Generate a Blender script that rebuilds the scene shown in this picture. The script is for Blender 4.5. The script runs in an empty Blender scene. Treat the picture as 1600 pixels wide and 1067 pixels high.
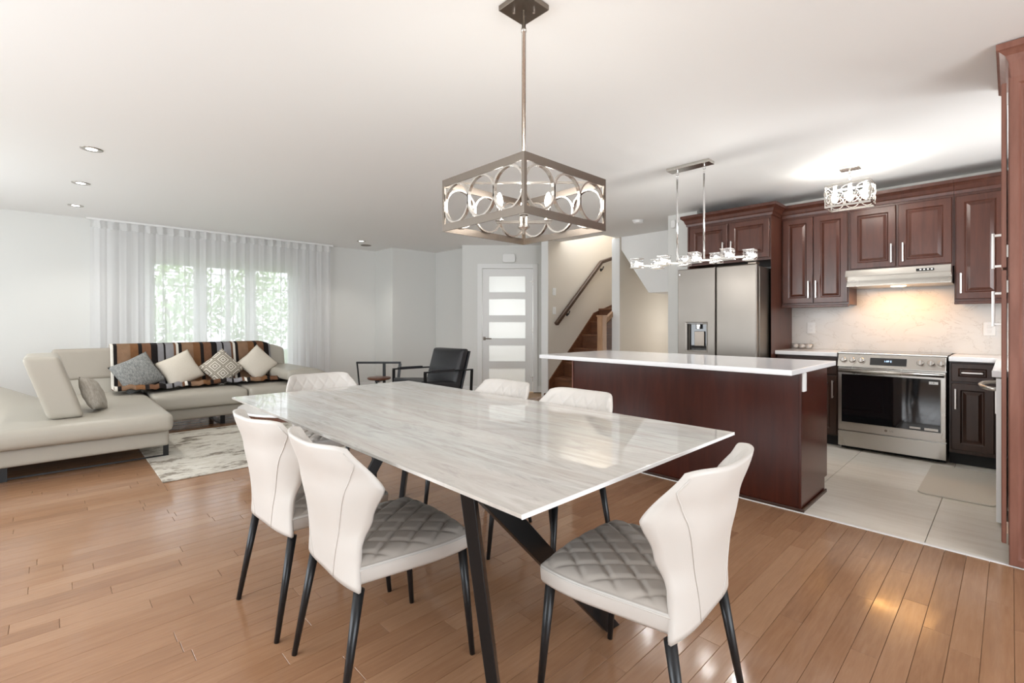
import bpy, bmesh, math, random
from mathutils import Vector, Matrix
random.seed(7)
SC = bpy.context.scene
COL = SC.collection
PI = math.pi

# ------------------------------------------------------------------ camera
cd = bpy.data.cameras.new('camera'); cam = bpy.data.objects.new('camera', cd); COL.objects.link(cam)
cam.location = (0, 0, 1.19)
cam.rotation_euler = (PI/2, 0, -math.atan2(.6927, .7211))
cd.sensor_width = 36; cd.lens = 749.4/1600*36; cd.shift_y = -27.5/1600; cd.clip_start = .05
SC.camera = cam
# ------------------------------------------------------------------ world, exposure
SC.view_settings.view_transform = 'Standard'; SC.view_settings.look = 'None'
SC.view_settings.gamma = 1; SC.view_settings.use_curve_mapping = False
SC.view_settings.exposure = 0.0
w = bpy.data.worlds.new('sky'); SC.world = w; w.use_nodes = True
bg = w.node_tree.nodes['Background']; bg.inputs[0].default_value = (.91, .955, 1, 1); bg.inputs[1].default_value = 4.0

def light(name, kind, loc, energy, color=(1, 1, 1), rot=None, **kw):
    l = bpy.data.lights.new(name, kind); l.energy = energy; l.color = color
    for k, v in kw.items(): setattr(l, k, v)
    o = bpy.data.objects.new(name, l); COL.objects.link(o); o.location = loc
    if rot: o.rotation_euler = rot
    return o
# daylight through the patio doors behind the camera and the side window; last two are added fill
light('daylight_patio', 'AREA', (1.0, -2.62, 1.35), 58, (.9, .955, 1), (PI/2, 0, 0), shape='RECTANGLE', size=3.4, size_y=2.1)
light('daylight_side', 'AREA', (-2.12, 2.3, 1.4), 66, (.9, .955, 1), (PI/2, 0, -PI/2), shape='RECTANGLE', size=2.8, size_y=1.9)
light('far_side_fill', 'AREA', (-2.12, 6.1, 1.4), 34, (.9, .955, 1), (PI/2, 0, -PI/2), shape='RECTANGLE', size=2.2, size_y=1.7)  # added fill at an unseen extra window, brightens the living room end
light('kitchen_fill', 'AREA', (4.75, -.70, 1.62), 26, (.93, .965, 1), (PI/2, 0, 0), shape='RECTANGLE', size=1.0, size_y=.9)  # added fill at an unseen window, lifts the kitchen ambient

# ------------------------------------------------------------------ materials
def mat(name, col=(.8, .8, .8), rough=.5, metal=0, spec=.5, **kw):
    m = bpy.data.materials.new(name); m.use_nodes = True
    b = m.node_tree.nodes['Principled BSDF']
    b.inputs['Base Color'].default_value = (*col, 1); b.inputs['Roughness'].default_value = rough
    b.inputs['Metallic'].default_value = metal; b.inputs['Specular IOR Level'].default_value = spec
    for k, v in kw.items(): b.inputs[k.replace('_', ' ')].default_value = v
    return m
def N(m, t, **kw):
    n = m.node_tree.nodes.new(t)
    for k, v in kw.items():
        if hasattr(n, k): setattr(n, k, v)
    return n
def L(m, a, b): m.node_tree.links.new(a, b)
def bsdf(m): return m.node_tree.nodes['Principled BSDF']
def ramp(m, fac, stops, interp='LINEAR'):
    r = N(m, 'ShaderNodeValToRGB'); r.color_ramp.interpolation = interp
    e = r.color_ramp.elements
    while len(e) > 1: e.remove(e[-1])
    e[0].position = stops[0][0]; e[0].color = (*stops[0][1], 1)
    for p, c in stops[1:]:
        x = e.new(p); x.color = (*c, 1)
    L(m, fac, r.inputs[0]); return r
def noise(m, scale, vec=None, detail=4, rough=.55, dist=0):
    n = N(m, 'ShaderNodeTexNoise'); n.inputs['Scale'].default_value = scale; n.inputs['Detail'].default_value = detail
    n.inputs['Roughness'].default_value = rough; n.inputs['Distortion'].default_value = dist
    if vec is not None: L(m, vec, n.inputs['Vector'])
    return n
def mapping(m, src, scale=(1, 1, 1), loc=(0, 0, 0), rot=(0, 0, 0)):
    mp = N(m, 'ShaderNodeMapping'); mp.inputs['Scale'].default_value = scale; mp.inputs['Location'].default_value = loc
    mp.inputs['Rotation'].default_value = rot
    L(m, src, mp.inputs['Vector']); return mp.outputs[0]
def gpos(m): return N(m, 'ShaderNodeNewGeometry').outputs['Position']
def ocoord(m): return N(m, 'ShaderNodeTexCoord').outputs['Object']
def bump(m, h, strength=.2, dist=.01):
    b = N(m, 'ShaderNodeBump'); b.inputs['Strength'].default_value = strength; b.inputs['Distance'].default_value = dist
    L(m, h, b.inputs['Height']); L(m, b.outputs[0], bsdf(m).inputs['Normal'])
def mixc(m, fac, a, b, mode='MIX'):
    x = N(m, 'ShaderNodeMix'); x.data_type = 'RGBA'; x.blend_type = mode
    for s, v in ((x.inputs[0], fac), (x.inputs[6], a), (x.inputs[7], b)):
        if hasattr(v, 'is_output') or hasattr(v, 'links'): L(m, v, s)
        elif isinstance(v, (int, float)): s.default_value = v
        else: s.default_value = (*v, 1)
    return x.outputs[2]
def srgb(r, g, b):
    f = lambda c: (c/255/12.92) if c/255 <= .04045 else ((c/255+.055)/1.055)**2.4
    return (f(r), f(g), f(b))

def paint(name, col, rough=.6):
    m = mat(name, col, rough, spec=.3); n = noise(m, 220, gpos(m), 2); bump(m, n.outputs[0], .03, .002); return m
M = {}
M['wall'] = paint('wall_paint', srgb(218, 218, 214))
M['beige'] = paint('beige_wall_paint', srgb(214, 206, 194))
M['ceiling'] = paint('ceiling_paint', srgb(244, 244, 242), .7)
M['white_trim'] = mat('white_trim_paint', srgb(232, 232, 230), .35)
M['white_plastic'] = mat('white_plastic', srgb(238, 238, 236), .35)
M['black_metal'] = mat('black_metal', (.012, .012, .013), .3, .3)
M['black_leg'] = mat('black_leg', (.02, .021, .023), .28, .4)
M['chrome'] = mat('chrome', (.85, .85, .86), .12, 1)
M['nickel'] = mat('brushed_nickel', srgb(196, 191, 184), .27, 1)
M['nickel_dark'] = mat('brushed_nickel_dark', srgb(134, 125, 116), .33, 1)
M['handle'] = mat('satin_handle', srgb(225, 222, 218), .3, .85)
M['black_glass'] = mat('black_glass', (.006, .006, .007), .04, 0, .8)
M['dark_gap'] = mat('dark_gap', (.01, .01, .01), .7)
M['sofa'] = mat('sofa_leather', srgb(172, 166, 154), .42)
n = noise(M['sofa'], 160, ocoord(M['sofa']), 3); bump(M['sofa'], n.outputs[0], .12, .003)
M['sofa_mesh'] = mat('sofa_panel_fabric', srgb(160, 152, 140), .6)
M['leather_white'] = mat('chair_leather', srgb(203, 198, 192), .4)
n = noise(M['leather_white'], 260, ocoord(M['leather_white']), 3); bump(M['leather_white'], n.outputs[0], .08, .002)
M['leather_grey'] = mat('chair_seat_leather', srgb(178, 170, 162), .33)
n = noise(M['leather_grey'], 260, ocoord(M['leather_grey']), 3); bump(M['leather_grey'], n.outputs[0], .08, .002)
M['leather_black'] = mat('black_leather', (.014, .014, .017), .38)
n = noise(M['leather_black'], 60, ocoord(M['leather_black']), 4); bump(M['leather_black'], n.outputs[0], .2, .006)
M['quartz'] = mat('white_quartz', srgb(240, 240, 241), .12)
M['ceramic'] = mat('white_ceramic', srgb(240, 236, 230), .3)
M['rubber'] = mat('dark_rubber', (.02, .02, .02), .7)

def steel(name, col, rough=.28):
    m = mat(name, col, rough, 1); n = noise(m, 2, gpos(m), 2)
    r = ramp(m, n.outputs[0], [(.3, (rough-.03,)*3), (.7, (rough+.04,)*3)]); L(m, r.outputs[0], bsdf(m).inputs['Roughness']); return m
M['steel'] = steel('stainless_steel', srgb(196, 192, 186))
M['fridge_steel'] = steel('fridge_steel', srgb(140, 134, 127), .4)

def wood(name, dark, light_, rough=.3, axis='Z', scale=3, **kw):
    m = mat(name, light_, rough, **kw)
    s = {'X': (1, 9, 9), 'Y': (9, 1, 9), 'Z': (9, 9, 1)}[axis]
    n = noise(m, scale, mapping(m, gpos(m), s), 5, .6, .6); n2 = noise(m, 1.5, gpos(m), 2)
    r = ramp(m, n.outputs[0], [(.3, dark), (.7, light_)]); 
    c = mixc(m, .25, r.outputs[0], n2.outputs[0], 'SOFT_LIGHT')
    L(m, c, bsdf(m).inputs['Base Color']); return m
M['cherry'] = wood('cherry_cabinet', srgb(68, 37, 27), srgb(88, 50, 38), .3, 'Z', 2.5)
M['cherry_light'] = wood('cherry_pantry', srgb(120, 78, 65), srgb(142, 98, 84), .3, 'Z', 2.5)
M['cherry_dark'] = wood('cherry_base', srgb(50, 32, 24), srgb(66, 44, 35), .3, 'Z', 2.5)
M['island'] = wood('island_panel', srgb(58, 22, 13), srgb(74, 30, 19), .22, 'Z', 2)
M['stair'] = wood('stair_wood', srgb(84, 52, 34), srgb(116, 74, 48), .35, 'Y', 3)
M['rail'] = wood('handrail_wood', srgb(62, 46, 36), srgb(86, 66, 52), .35, 'X', 3)
M['oak'] = wood('newel_oak', srgb(150, 112, 80), srgb(178, 138, 102), .4, 'Z', 3)
M['walnut'] = wood('walnut', srgb(86, 52, 36), srgb(118, 74, 52), .35, 'X', 6)

# floor planks: tone is each plank's own stain
def floor_wood():
    m = mat('maple_plank', srgb(176, 124, 82), .2, spec=.5)
    at = N(m, 'ShaderNodeAttribute', attribute_name='tone')
    p = gpos(m); add = N(m, 'ShaderNodeVectorMath'); add.operation = 'ADD'; L(m, p, add.inputs[0]); 
    sc_ = N(m, 'ShaderNodeVectorMath'); sc_.operation = 'SCALE'; sc_.inputs['Scale'].default_value = 7; L(m, at.outputs['Color'], sc_.inputs[0]); L(m, sc_.outputs[0], add.inputs[1])
    n = noise(m, 5, mapping(m, add.outputs[0], (1.2, 14, 5)), 5, .6, .5)
    n2 = noise(m, 2.2, add.outputs[0], 4, .6)
    r = ramp(m, n.outputs[0], [(.25, srgb(134, 99, 74)), (.55, srgb(157, 119, 90)), (.8, srgb(172, 135, 106))])
    t = ramp(m, at.outputs['Fac'], [(0, srgb(138, 102, 77)), (.5, srgb(158, 119, 90)), (1, srgb(178, 141, 111))])
    c = mixc(m, .55, r.outputs[0], t.outputs[0]); c2 = mixc(m, .2, c, n2.outputs[0], 'SOFT_LIGHT')
    L(m, c2, bsdf(m).inputs['Base Color'])
    rr = ramp(m, n2.outputs[0], [(.3, (.09,)*3), (.7, (.19,)*3)]); L(m, rr.outputs[0], bsdf(m).inputs['Roughness'])
    b = noise(m, 9, mapping(m, add.outputs[0], (.6, 2.2, 1)), 2); bump(m, b.outputs[0], .12, .006)
    return m
M['plank'] = floor_wood()
m = M['tile'] = mat('kitchen_tile', srgb(204, 198, 186), .3)
n = noise(m, 3, mapping(m, gpos(m), (6, .8, 1)), 5, .6, .4)
r = ramp(m, n.outputs[0], [(.3, srgb(218, 212, 200)), (.6, srgb(230, 226, 216)), (.8, srgb(223, 218, 207))]); L(m, r.outputs[0], bsdf(m).inputs['Base Color'])
M['grout'] = mat('grout', srgb(190, 160, 130), .8)

m = M['table_top'] = mat('marble_glass', (.7, .7, .7), .02, spec=.5, IOR=1.8)
p = gpos(m)
n1 = noise(m, 1.0, mapping(m, p, (6, .55, 1), rot=(0, 0, .06)), 9, .62, .8)
n2 = noise(m, 1.0, mapping(m, p, (13, 2.4, 1), (3, 1, 0), rot=(0, 0, .04)), 8, .68, 1.8)
n3 = noise(m, 1.0, mapping(m, p, (3.0, .5, 1), (7, 2, 0)), 3)
r1 = ramp(m, n1.outputs[0], [(.28, srgb(132, 128, 123)), (.42, srgb(188, 185, 180)), (.5, srgb(218, 218, 214)), (.56, srgb(172, 164, 156)), (.63, srgb(208, 205, 200)), (.8, srgb(224, 224, 221))])
r2 = ramp(m, n2.outputs[0], [(.36, srgb(150, 146, 141)), (.48, srgb(216, 216, 212)), (.62, srgb(190, 184, 177)), (.75, srgb(214, 213, 209))])
r3 = ramp(m, n3.outputs[0], [(.4, srgb(190, 191, 188)), (.55, srgb(204, 194, 186)), (.7, srgb(222, 222, 219))])
c = mixc(m, .45, r1.outputs[0], r2.outputs[0]); c = mixc(m, .35, c, r3.outputs[0])
L(m, c, bsdf(m).inputs['Base Color'])
M['glass_edge'] = mat('pale_glass_edge', srgb(240, 240, 240), .2)

m = M['splash'] = mat('marble_backsplash', srgb(222, 219, 214), .3)
p = gpos(m); n1 = noise(m, 3.6, mapping(m, p, (1, 1, 1.9), rot=(.6, 0, 0)), 5, .6, .9); n2 = noise(m, 1.5, p, 3)
r1 = ramp(m, n1.outputs[0], [(.30, srgb(224, 221, 217)), (.485, srgb(220, 217, 212)), (.498, srgb(186, 178, 169)), (.508, srgb(222, 219, 214)), (.8, srgb(228, 226, 222))])
r2 = ramp(m, n2.outputs[0], [(.35, srgb(214, 212, 208)), (.65, srgb(232, 230, 226))])
L(m, mixc(m, .4, r1.outputs[0], r2.outputs[0]), bsdf(m).inputs['Base Color'])

m = M['rug'] = mat('distressed_rug', srgb(200, 195, 184), .95, spec=.1)
p = gpos(m); n1 = noise(m, 1.7, mapping(m, p, (1.5, 2.6, 1), (3, 5, 0)), 8, .72, .2); n2 = noise(m, 40, mapping(m, p, (.5, 1.5, 1)), 3)
r1 = ramp(m, n1.outputs[0], [(.35, srgb(100, 94, 86)), (.43, srgb(154, 146, 134)), (.48, srgb(208, 203, 192)), (.66, srgb(216, 212, 202)), (.75, srgb(188, 180, 168))])
r2 = ramp(m, n2.outputs[0], [(.35, (.35,)*3), (.6, (.62,)*3)])
L(m, mixc(m, .55, r1.outputs[0], r2.outputs[0], 'OVERLAY'), bsdf(m).inputs['Base Color']); bump(m, n2.outputs[0], .4, .006)
m = M['mat'] = mat('woven_mat', srgb(206, 200, 188), .8)
wv = N(m, 'ShaderNodeTexWave'); wv.inputs['Scale'].default_value = 40; L(m, gpos(m), wv.inputs['Vector']); bump(m, wv.outputs['Fac'], .25, .003)

m = M['throw'] = mat('striped_throw', (.3, .2, .1), .9, spec=.1)
sep = N(m, 'ShaderNodeSeparateXYZ'); L(m, gpos(m), sep.inputs[0])
a = N(m, 'ShaderNodeMath'); a.operation = 'SUBTRACT'; a.inputs[1].default_value = .487; L(m, sep.outputs[0], a.inputs[0])
d = N(m, 'ShaderNodeMath'); d.operation = 'DIVIDE'; d.inputs[1].default_value = .626; L(m, a.outputs[0], d.inputs[0])
f = N(m, 'ShaderNodeMath'); f.operation = 'FRACT'; L(m, d.outputs[0], f.inputs[0])
K = srgb(36, 32, 31); W = srgb(225, 220, 210); TN = srgb(134, 106, 84); OB = srgb(122, 86, 58); GY = srgb(138, 136, 138); BR = srgb(112, 80, 60)
r = ramp(m, f.outputs[0], [(0, W), (.042, K), (.095, TN), (.286, OB), (.41, K), (.468, BR), (.60, K), (.706, GY), (.798, K), (.832, GY), (.96, BR)], 'CONSTANT')
n = noise(m, 18, gpos(m), 4)
L(m, mixc(m, .2, r.outputs[0], n.outputs[0], 'OVERLAY'), bsdf(m).inputs['Base Color']); bump(m, noise(m, 90, gpos(m), 3).outputs[0], .5, .006)

def fabric(name, a, b, sc=120):
    m = mat(name, a, .9, spec=.1); n = noise(m, sc, mapping(m, ocoord(m), (1, 1, .35)), 3)
    r = ramp(m, n.outputs[0], [(.35, a), (.65, b)]); L(m, r.outputs[0], bsdf(m).inputs['Base Color']); bump(m, n.outputs[0], .4, .004); return m
M['tweed'] = fabric('grey_tweed', srgb(112, 114, 114), srgb(158, 158, 154))
M['cream'] = fabric('cream_cotton', srgb(212, 203, 188), srgb(220, 212, 198), 300)
M['knit'] = fabric('grey_knit', srgb(160, 154, 144), srgb(182, 176, 166), 90)
m = M['diamond'] = mat('diamond_print', srgb(200, 192, 178), .9, spec=.1)
mp = mapping(m, ocoord(m), (1, 1, 1)); sp = N(m, 'ShaderNodeSeparateXYZ'); L(m, mp, sp.inputs[0])
def mth(op, a, b=None, v=None):
    x = N(m, 'ShaderNodeMath'); x.operation = op; L(m, a, x.inputs[0])
    if b is not None: L(m, b, x.inputs[1])
    if v is not None: x.inputs[1].default_value = v
    return x.outputs[0]
PER = .125
ax = mth('ABSOLUTE', mth('SUBTRACT', mth('FRACT', mth('DIVIDE', sp.outputs[0], v=PER)), v=.5))
az = mth('ABSOLUTE', mth('SUBTRACT', mth('FRACT', mth('DIVIDE', sp.outputs[2], v=PER)), v=.5))
mx = mth('MAXIMUM', ax, az); tri = mth('FRACT', mth('MULTIPLY', mx, v=5.0))
r = ramp(m, tri, [(0, srgb(140, 131, 116)), (.40, srgb(140, 131, 116)), (.46, srgb(216, 209, 197)), (1, srgb(216, 209, 197))]); L(m, r.outputs[0], bsdf(m).inputs['Base Color'])

# sheer curtain
m = M['sheer'] = bpy.data.materials.new('sheer_voile'); m.use_nodes = True; nt = m.node_tree; nt.nodes.clear()
out = nt.nodes.new('ShaderNodeOutputMaterial'); tr = nt.nodes.new('ShaderNodeBsdfTransparent'); tl = nt.nodes.new('ShaderNodeBsdfTranslucent'); df = nt.nodes.new('ShaderNodeBsdfDiffuse')
tl.inputs[0].default_value = (.85, .86, .89, 1); df.inputs[0].default_value = (.93, .92, .89, 1); tr.inputs[0].default_value = (.97, .97, 1, 1)
m1 = nt.nodes.new('ShaderNodeMixShader'); m1.inputs[0].default_value = .5; m2 = nt.nodes.new('ShaderNodeMixShader')
nt.links.new(tl.outputs[0], m1.inputs[1]); nt.links.new(df.outputs[0], m1.inputs[2])
lw = nt.nodes.new('ShaderNodeLayerWeight'); lw.inputs[0].default_value = .5
mr = nt.nodes.new('ShaderNodeMapRange'); mr.inputs[3].default_value = .74; mr.inputs[4].default_value = .95; nt.links.new(lw.outputs['Facing'], mr.inputs[0])
nt.links.new(mr.outputs[0], m2.inputs[0]); nt.links.new(tr.outputs[0], m2.inputs[1]); nt.links.new(m1.outputs[0], m2.inputs[2]); nt.links.new(m2.outputs[0], out.inputs[0])
M['sheer_band'] = m.copy(); M['sheer_band'].name = 'sheer_header'
for nn in M['sheer_band'].node_tree.nodes:
    if nn.type == 'MAP_RANGE': nn.inputs[3].default_value = .9; nn.inputs[4].default_value = 1

def clearglass(name, col=(1, 1, 1), rough=0.0, ior=1.45):
    m = mat(name, col, rough, spec=.5); b = bsdf(m); b.inputs['Transmission Weight'].default_value = 1; b.inputs['IOR'].default_value = ior; return m
def thinglass(name, tint=.96, refl=.08):
    m = bpy.data.materials.new(name); m.use_nodes = True; nt = m.node_tree; nt.nodes.clear()
    out = nt.nodes.new('ShaderNodeOutputMaterial'); t = nt.nodes.new('ShaderNodeBsdfTransparent'); g = nt.nodes.new('ShaderNodeBsdfGlossy'); x = nt.nodes.new('ShaderNodeMixShader')
    t.inputs[0].default_value = (tint, tint, tint, 1); g.inputs['Roughness'].default_value = .03; x.inputs[0].default_value = refl
    nt.links.new(t.outputs[0], x.inputs[1]); nt.links.new(g.outputs[0], x.inputs[2]); nt.links.new(x.outputs[0], out.inputs[0]); return m
M['pane'] = thinglass('window_glass'); M['crystal'] = thinglass('crystal_cube', .95, .3)
m = M['frosted'] = bpy.data.materials.new('frosted_glass'); m.use_nodes = True; nt = m.node_tree
b = nt.nodes['Principled BSDF']; b.inputs['Base Color'].default_value = (.9, .92, .92, 1); b.inputs['Roughness'].default_value = .3
tl = nt.nodes.new('ShaderNodeBsdfTranslucent'); tl.inputs[0].default_value = (.96, .97, .97, 1); x = nt.nodes.new('ShaderNodeMixShader'); x.inputs[0].default_value = .7
nt.links.new(b.outputs[0], x.inputs[1]); nt.links.new(tl.outputs[0], x.inputs[2]); nt.links.new(x.outputs[0], nt.nodes['Material Output'].inputs[0])
def emit(name, col, s):
    m = mat(name, col, .4); b = bsdf(m); b.inputs['Emission Color'].default_value = (*col, 1); b.inputs['Emission Strength'].default_value = s; return m
M['bulb'] = emit('lit_bulb', (1, .95, .88), 8); M['led'] = emit('led_lens', (1, .98, .95), 9); M['warm_lamp'] = emit('hood_lamp', (1, .8, .5), 4)
M['crystal_lit'] = emit('lit_crystal', (1, .97, .93), 4); M['display'] = emit('display_digits', (.5, .7, 1), 2)
M['leaf'] = mat('garden_leaf', (.30, .46, .16), .6); M['bark'] = mat('bark', (.12, .08, .05), .8); M['grass'] = mat('lawn', (.12, .22, .06), .9)

# ------------------------------------------------------------------ mesh helpers
def obj(name, bm, m, parent=None, smooth=False, loc=None, bevel=0, seg=2, angle=35):
    me = bpy.data.meshes.new(name); bm.normal_update(); bm.to_mesh(me); bm.free()
    for x in (m if isinstance(m, (list, tuple)) else [m]): me.materials.append(M[x] if isinstance(x, str) else x)
    if smooth: me.polygons.foreach_set('use_smooth', [True]*len(me.polygons))
    o = bpy.data.objects.new(name, me); COL.objects.link(o)
    if parent is not None: o.parent = parent
    if loc: o.location = loc
    if bevel:
        b = o.modifiers.new('bevel', 'BEVEL'); b.width = bevel; b.segments = seg; b.limit_method = 'ANGLE'; b.angle_limit = math.radians(angle)
        me.polygons.foreach_set('use_smooth', [True]*len(me.polygons))
        wn = o.modifiers.new('wn', 'WEIGHTED_NORMAL'); wn.keep_sharp = False
    return o
def thing(name, label, cat, loc=(0, 0, 0), rz=0, group=None):
    o = bpy.data.objects.new(name, None); COL.objects.link(o); o.location = loc; o.rotation_euler = (0, 0, rz)
    o.empty_display_size = .1
    return tag(o, label, cat, group)
def tag(o, label, cat, group=None):
    o['label'] = label; o['category'] = cat
    if group: o['group'] = group
    return o
def struct(name, bm, m, **kw):
    o = obj(name, bm, m, **kw)
    if o.parent is None: o['kind'] = 'structure'
    return o
def box(bm, x0, x1, y0, y1, z0, z1, mi=0, T=None):
    vs = [bm.verts.new((x, y, z)) for z in (z0, z1) for y in (y0, y1) for x in (x0, x1)]
    if T is not None:
        for v in vs: v.co = T @ v.co
    for q in ((0, 2, 3, 1), (4, 5, 7, 6), (0, 1, 5, 4), (2, 6, 7, 3), (0, 4, 6, 2), (1, 3, 7, 5)):
        bm.faces.new([vs[i] for i in q]).material_index = mi
    return vs
def bx(*a, **k):
    bm = bmesh.new(); box(bm, *a, **k); return bm
def bxs(*bb):
    bm = bmesh.new()
    for b in bb: box(bm, *b)
    return bm
def tube(bm, pts, rads, n=10, cap=True, mi=0, sect=None):
    pts = [Vector(p) for p in pts]
    if not isinstance(rads, (list, tuple)): rads = [rads]*len(pts)
    prev = None; up = None
    for i, p in enumerate(pts):
        d = (pts[min(i+1, len(pts)-1)]-pts[max(i-1, 0)]).normalized()
        if up is None:
            up = Vector((0, 0, 1)) if abs(d.z) < .9 else Vector((1, 0, 0))
        u = d.cross(up).normalized(); v = u.cross(d).normalized(); up = v
        if sect: ring = [bm.verts.new(p+u*a*rads[i]+v*b*rads[i]) for a, b in sect]
        else: ring = [bm.verts.new(p+(u*math.cos(2*PI*k/n)+v*math.sin(2*PI*k/n))*rads[i]) for k in range(n)]
        nn = len(ring)
        if prev:
            for k in range(nn): bm.faces.new((prev[k], prev[(k+1) % nn], ring[(k+1) % nn], ring[k])).material_index = mi
        elif cap: bm.faces.new(ring[::-1]).material_index = mi
        prev = ring
    if cap: bm.faces.new(prev).material_index = mi
def tb(pts, rads, n=10, **k):
    bm = bmesh.new(); tube(bm, pts, rads, n, **k); return bm
def beam(bm, a, b, w, t, up=(0, 0, 1)):
    """rectangular bar from a to b"""
    a = Vector(a); b = Vector(b); d = (b-a).normalized(); up = Vector(up)
    if abs(d.dot(up)) > .95: up = Vector((1, 0, 0))
    u = d.cross(up).normalized()*w/2; v = u.cross(d).normalized()*t/2
    r = [[bm.verts.new(p+s*u+q*v) for s, q in ((-1, -1), (1, -1), (1, 1), (-1, 1))] for p in (a, b)]
    for k in range(4): bm.faces.new((r[0][k], r[0][(k+1) % 4], r[1][(k+1) % 4], r[1][k]))
    bm.faces.new(r[0][::-1]); bm.faces.new(r[1])
def bar(*a, **k):
    bm = bmesh.new(); beam(bm, *a, **k); bmesh.ops.recalc_face_normals(bm, faces=bm.faces); return bm
def lathe(bm, prof, n=24, c=(0, 0, 0), mi=0):
    prev = None
    for r, z in prof:
        ring = [bm.verts.new((c[0]+r*math.cos(2*PI*k/n), c[1]+r*math.sin(2*PI*k/n), c[2]+z)) for k in range(n)] if r > 1e-5 else [bm.verts.new((c[0], c[1], c[2]+z))]
        if prev:
            for k in range(n):
                q = [prev[k % len(prev)], prev[(k+1) % len(prev)], ring[(k+1) % len(ring)], ring[k % len(ring)]]
                q2 = []
                for v in q:
                    if v not in q2: q2.append(v)
                if len(q2) > 2: bm.faces.new(q2).material_index = mi
        prev = ring
def lt(prof, n=24, c=(0, 0, 0)):
    bm = bmesh.new(); lathe(bm, prof, n, c); bmesh.ops.recalc_face_normals(bm, faces=bm.faces); return bm
def grid(bm, nu, nv, fn, mi=0, closeu=False):
    V = [[bm.verts.new(fn(i/nu, j/nv)) for j in range(nv+1)] for i in range(nu+(0 if closeu else 1))]
    for i in range(nu):
        for j in range(nv):
            a, b = V[i], V[(i+1) % len(V)]
            bm.faces.new((a[j], b[j], b[j+1], a[j+1])).material_index = mi
    return V
def sweep(bm, path, prof, cap=True):
    """profile (out, z) swept along XY path with mitres; out is to the right of the travel direction"""
    P = [Vector((*p, 0)) for p in path]; rings = []
    for i, p in enumerate(P):
        ns = []
        if i > 0: d = (P[i]-P[i-1]).normalized(); ns.append(Vector((d.y, -d.x, 0)))
        if i < len(P)-1: d = (P[i+1]-P[i]).normalized(); ns.append(Vector((d.y, -d.x, 0)))
        nn = sum(ns, Vector()) / len(ns); nn = nn/nn.length_squared
        rings.append([bm.verts.new(p+nn*o+Vector((0, 0, z))) for o, z in prof])
    k = len(prof)
    for a, b in zip(rings, rings[1:]):
        for j in range(k): bm.faces.new((a[j], a[(j+1) % k], b[(j+1) % k], b[j]))
    if cap: bm.faces.new(rings[0][::-1]); bm.faces.new(rings[-1])
    bmesh.ops.recalc_face_normals(bm, faces=bm.faces)
def rounded_rect(w, d, r, n=6):
    pts = []
    for cx, cy, a0 in ((w/2-r, d/2-r, 0), (-w/2+r, d/2-r, 90), (-w/2+r, -d/2+r, 180), (w/2-r, -d/2+r, 270)):
        for k in range(n+1):
            a = math.radians(a0+90*k/n); pts.append((cx+r*math.cos(a), cy+r*math.sin(a)))
    return pts
def prism(bm, pts, z0, z1, T=None, mi=0):
    a = [bm.verts.new((x, y, z0)) for x, y in pts]; b = [bm.verts.new((x, y, z1)) for x, y in pts]
    if T is not None:
        for v in a+b: v.co = T @ v.co
    n = len(pts)
    for k in range(n): bm.faces.new((a[k], a[(k+1) % n], b[(k+1) % n], b[k])).material_index = mi
    bm.faces.new(a[::-1]).material_index = mi; bm.faces.new(b).material_index = mi
def pr(pts, z0, z1, T=None):
    bm = bmesh.new(); prism(bm, pts, z0, z1, T); bmesh.ops.recalc_face_normals(bm, faces=bm.faces); return bm
def basis(o, r, u, n):
    """local (a,b,c) -> o + a*r + b*u + c*n"""
    r, u, n = Vector(r), Vector(u), Vector(n)
    m = Matrix.Identity(4)
    for i in range(3): m[i][0] = r[i]; m[i][1] = u[i]; m[i][2] = n[i]; m[i][3] = o[i]
    return m
def loops(bm, T, rects, mi=0, closeback=None):
    """nested rectangles (a0,a1,b0,b1,c) -> strips and a cap on the last; closeback = depth of a back rectangle"""
    R = []
    if closeback is not None: a0, a1, b0, b1, c = rects[0]; rects = [(a0, a1, b0, b1, closeback)] + list(rects)
    for a0, a1, b0, b1, c in rects: R.append([bm.verts.new(T @ Vector(p)) for p in ((a0, b0, c), (a1, b0, c), (a1, b1, c), (a0, b1, c))])
    for A, B in zip(R, R[1:]):
        for k in range(4): bm.faces.new((A[k], A[(k+1) % 4], B[(k+1) % 4], B[k])).material_index = mi
    bm.faces.new(R[-1]).material_index = mi
    if closeback is not None: bm.faces.new(R[0][::-1]).material_index = mi
def panel_door(T, a0, a1, b0, b1, th=.02, st=.055, mi=0):
    """raised panel cabinet door"""
    bm = bmesh.new(); f = lambda i, c: (a0+i, a1-i, b0+i, b1-i, c)
    s = min(st, (a1-a0)*.27, (b1-b0)*.27)
    loops(bm, T, [f(0, th-.004), f(.004, th), f(s, th), f(s+.004, th-.004), f(s+.010, th-.011), f(s+.016, th-.011), f(s+.036, th-.002), f(s+.038, th-.001)], closeback=0)
    bmesh.ops.recalc_face_normals(bm, faces=bm.faces); return bm
def pull(T, a, b, length, vertical=True, off=.03, th=.012):
    bm = bmesh.new(); h = length/2
    if vertical:
        box(bm, a-th/2, a+th/2, b-h, b+h, off-th/2, off+th/2, T=T)
        for s in (-1, 1): box(bm, a-th/2, a+th/2, b+s*(h-th)-th/2 , b+s*(h-th)+th/2, 0, off, T=T)
    else:
        box(bm, a-h, a+h, b-th/2, b+th/2, off-th/2, off+th/2, T=T)
        for s in (-1, 1): box(bm, a+s*(h-th)-th/2, a+s*(h-th)+th/2, b-th/2, b+th/2, 0, off, T=T)
    bmesh.ops.recalc_face_normals(bm, faces=bm.faces); return bm
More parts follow.
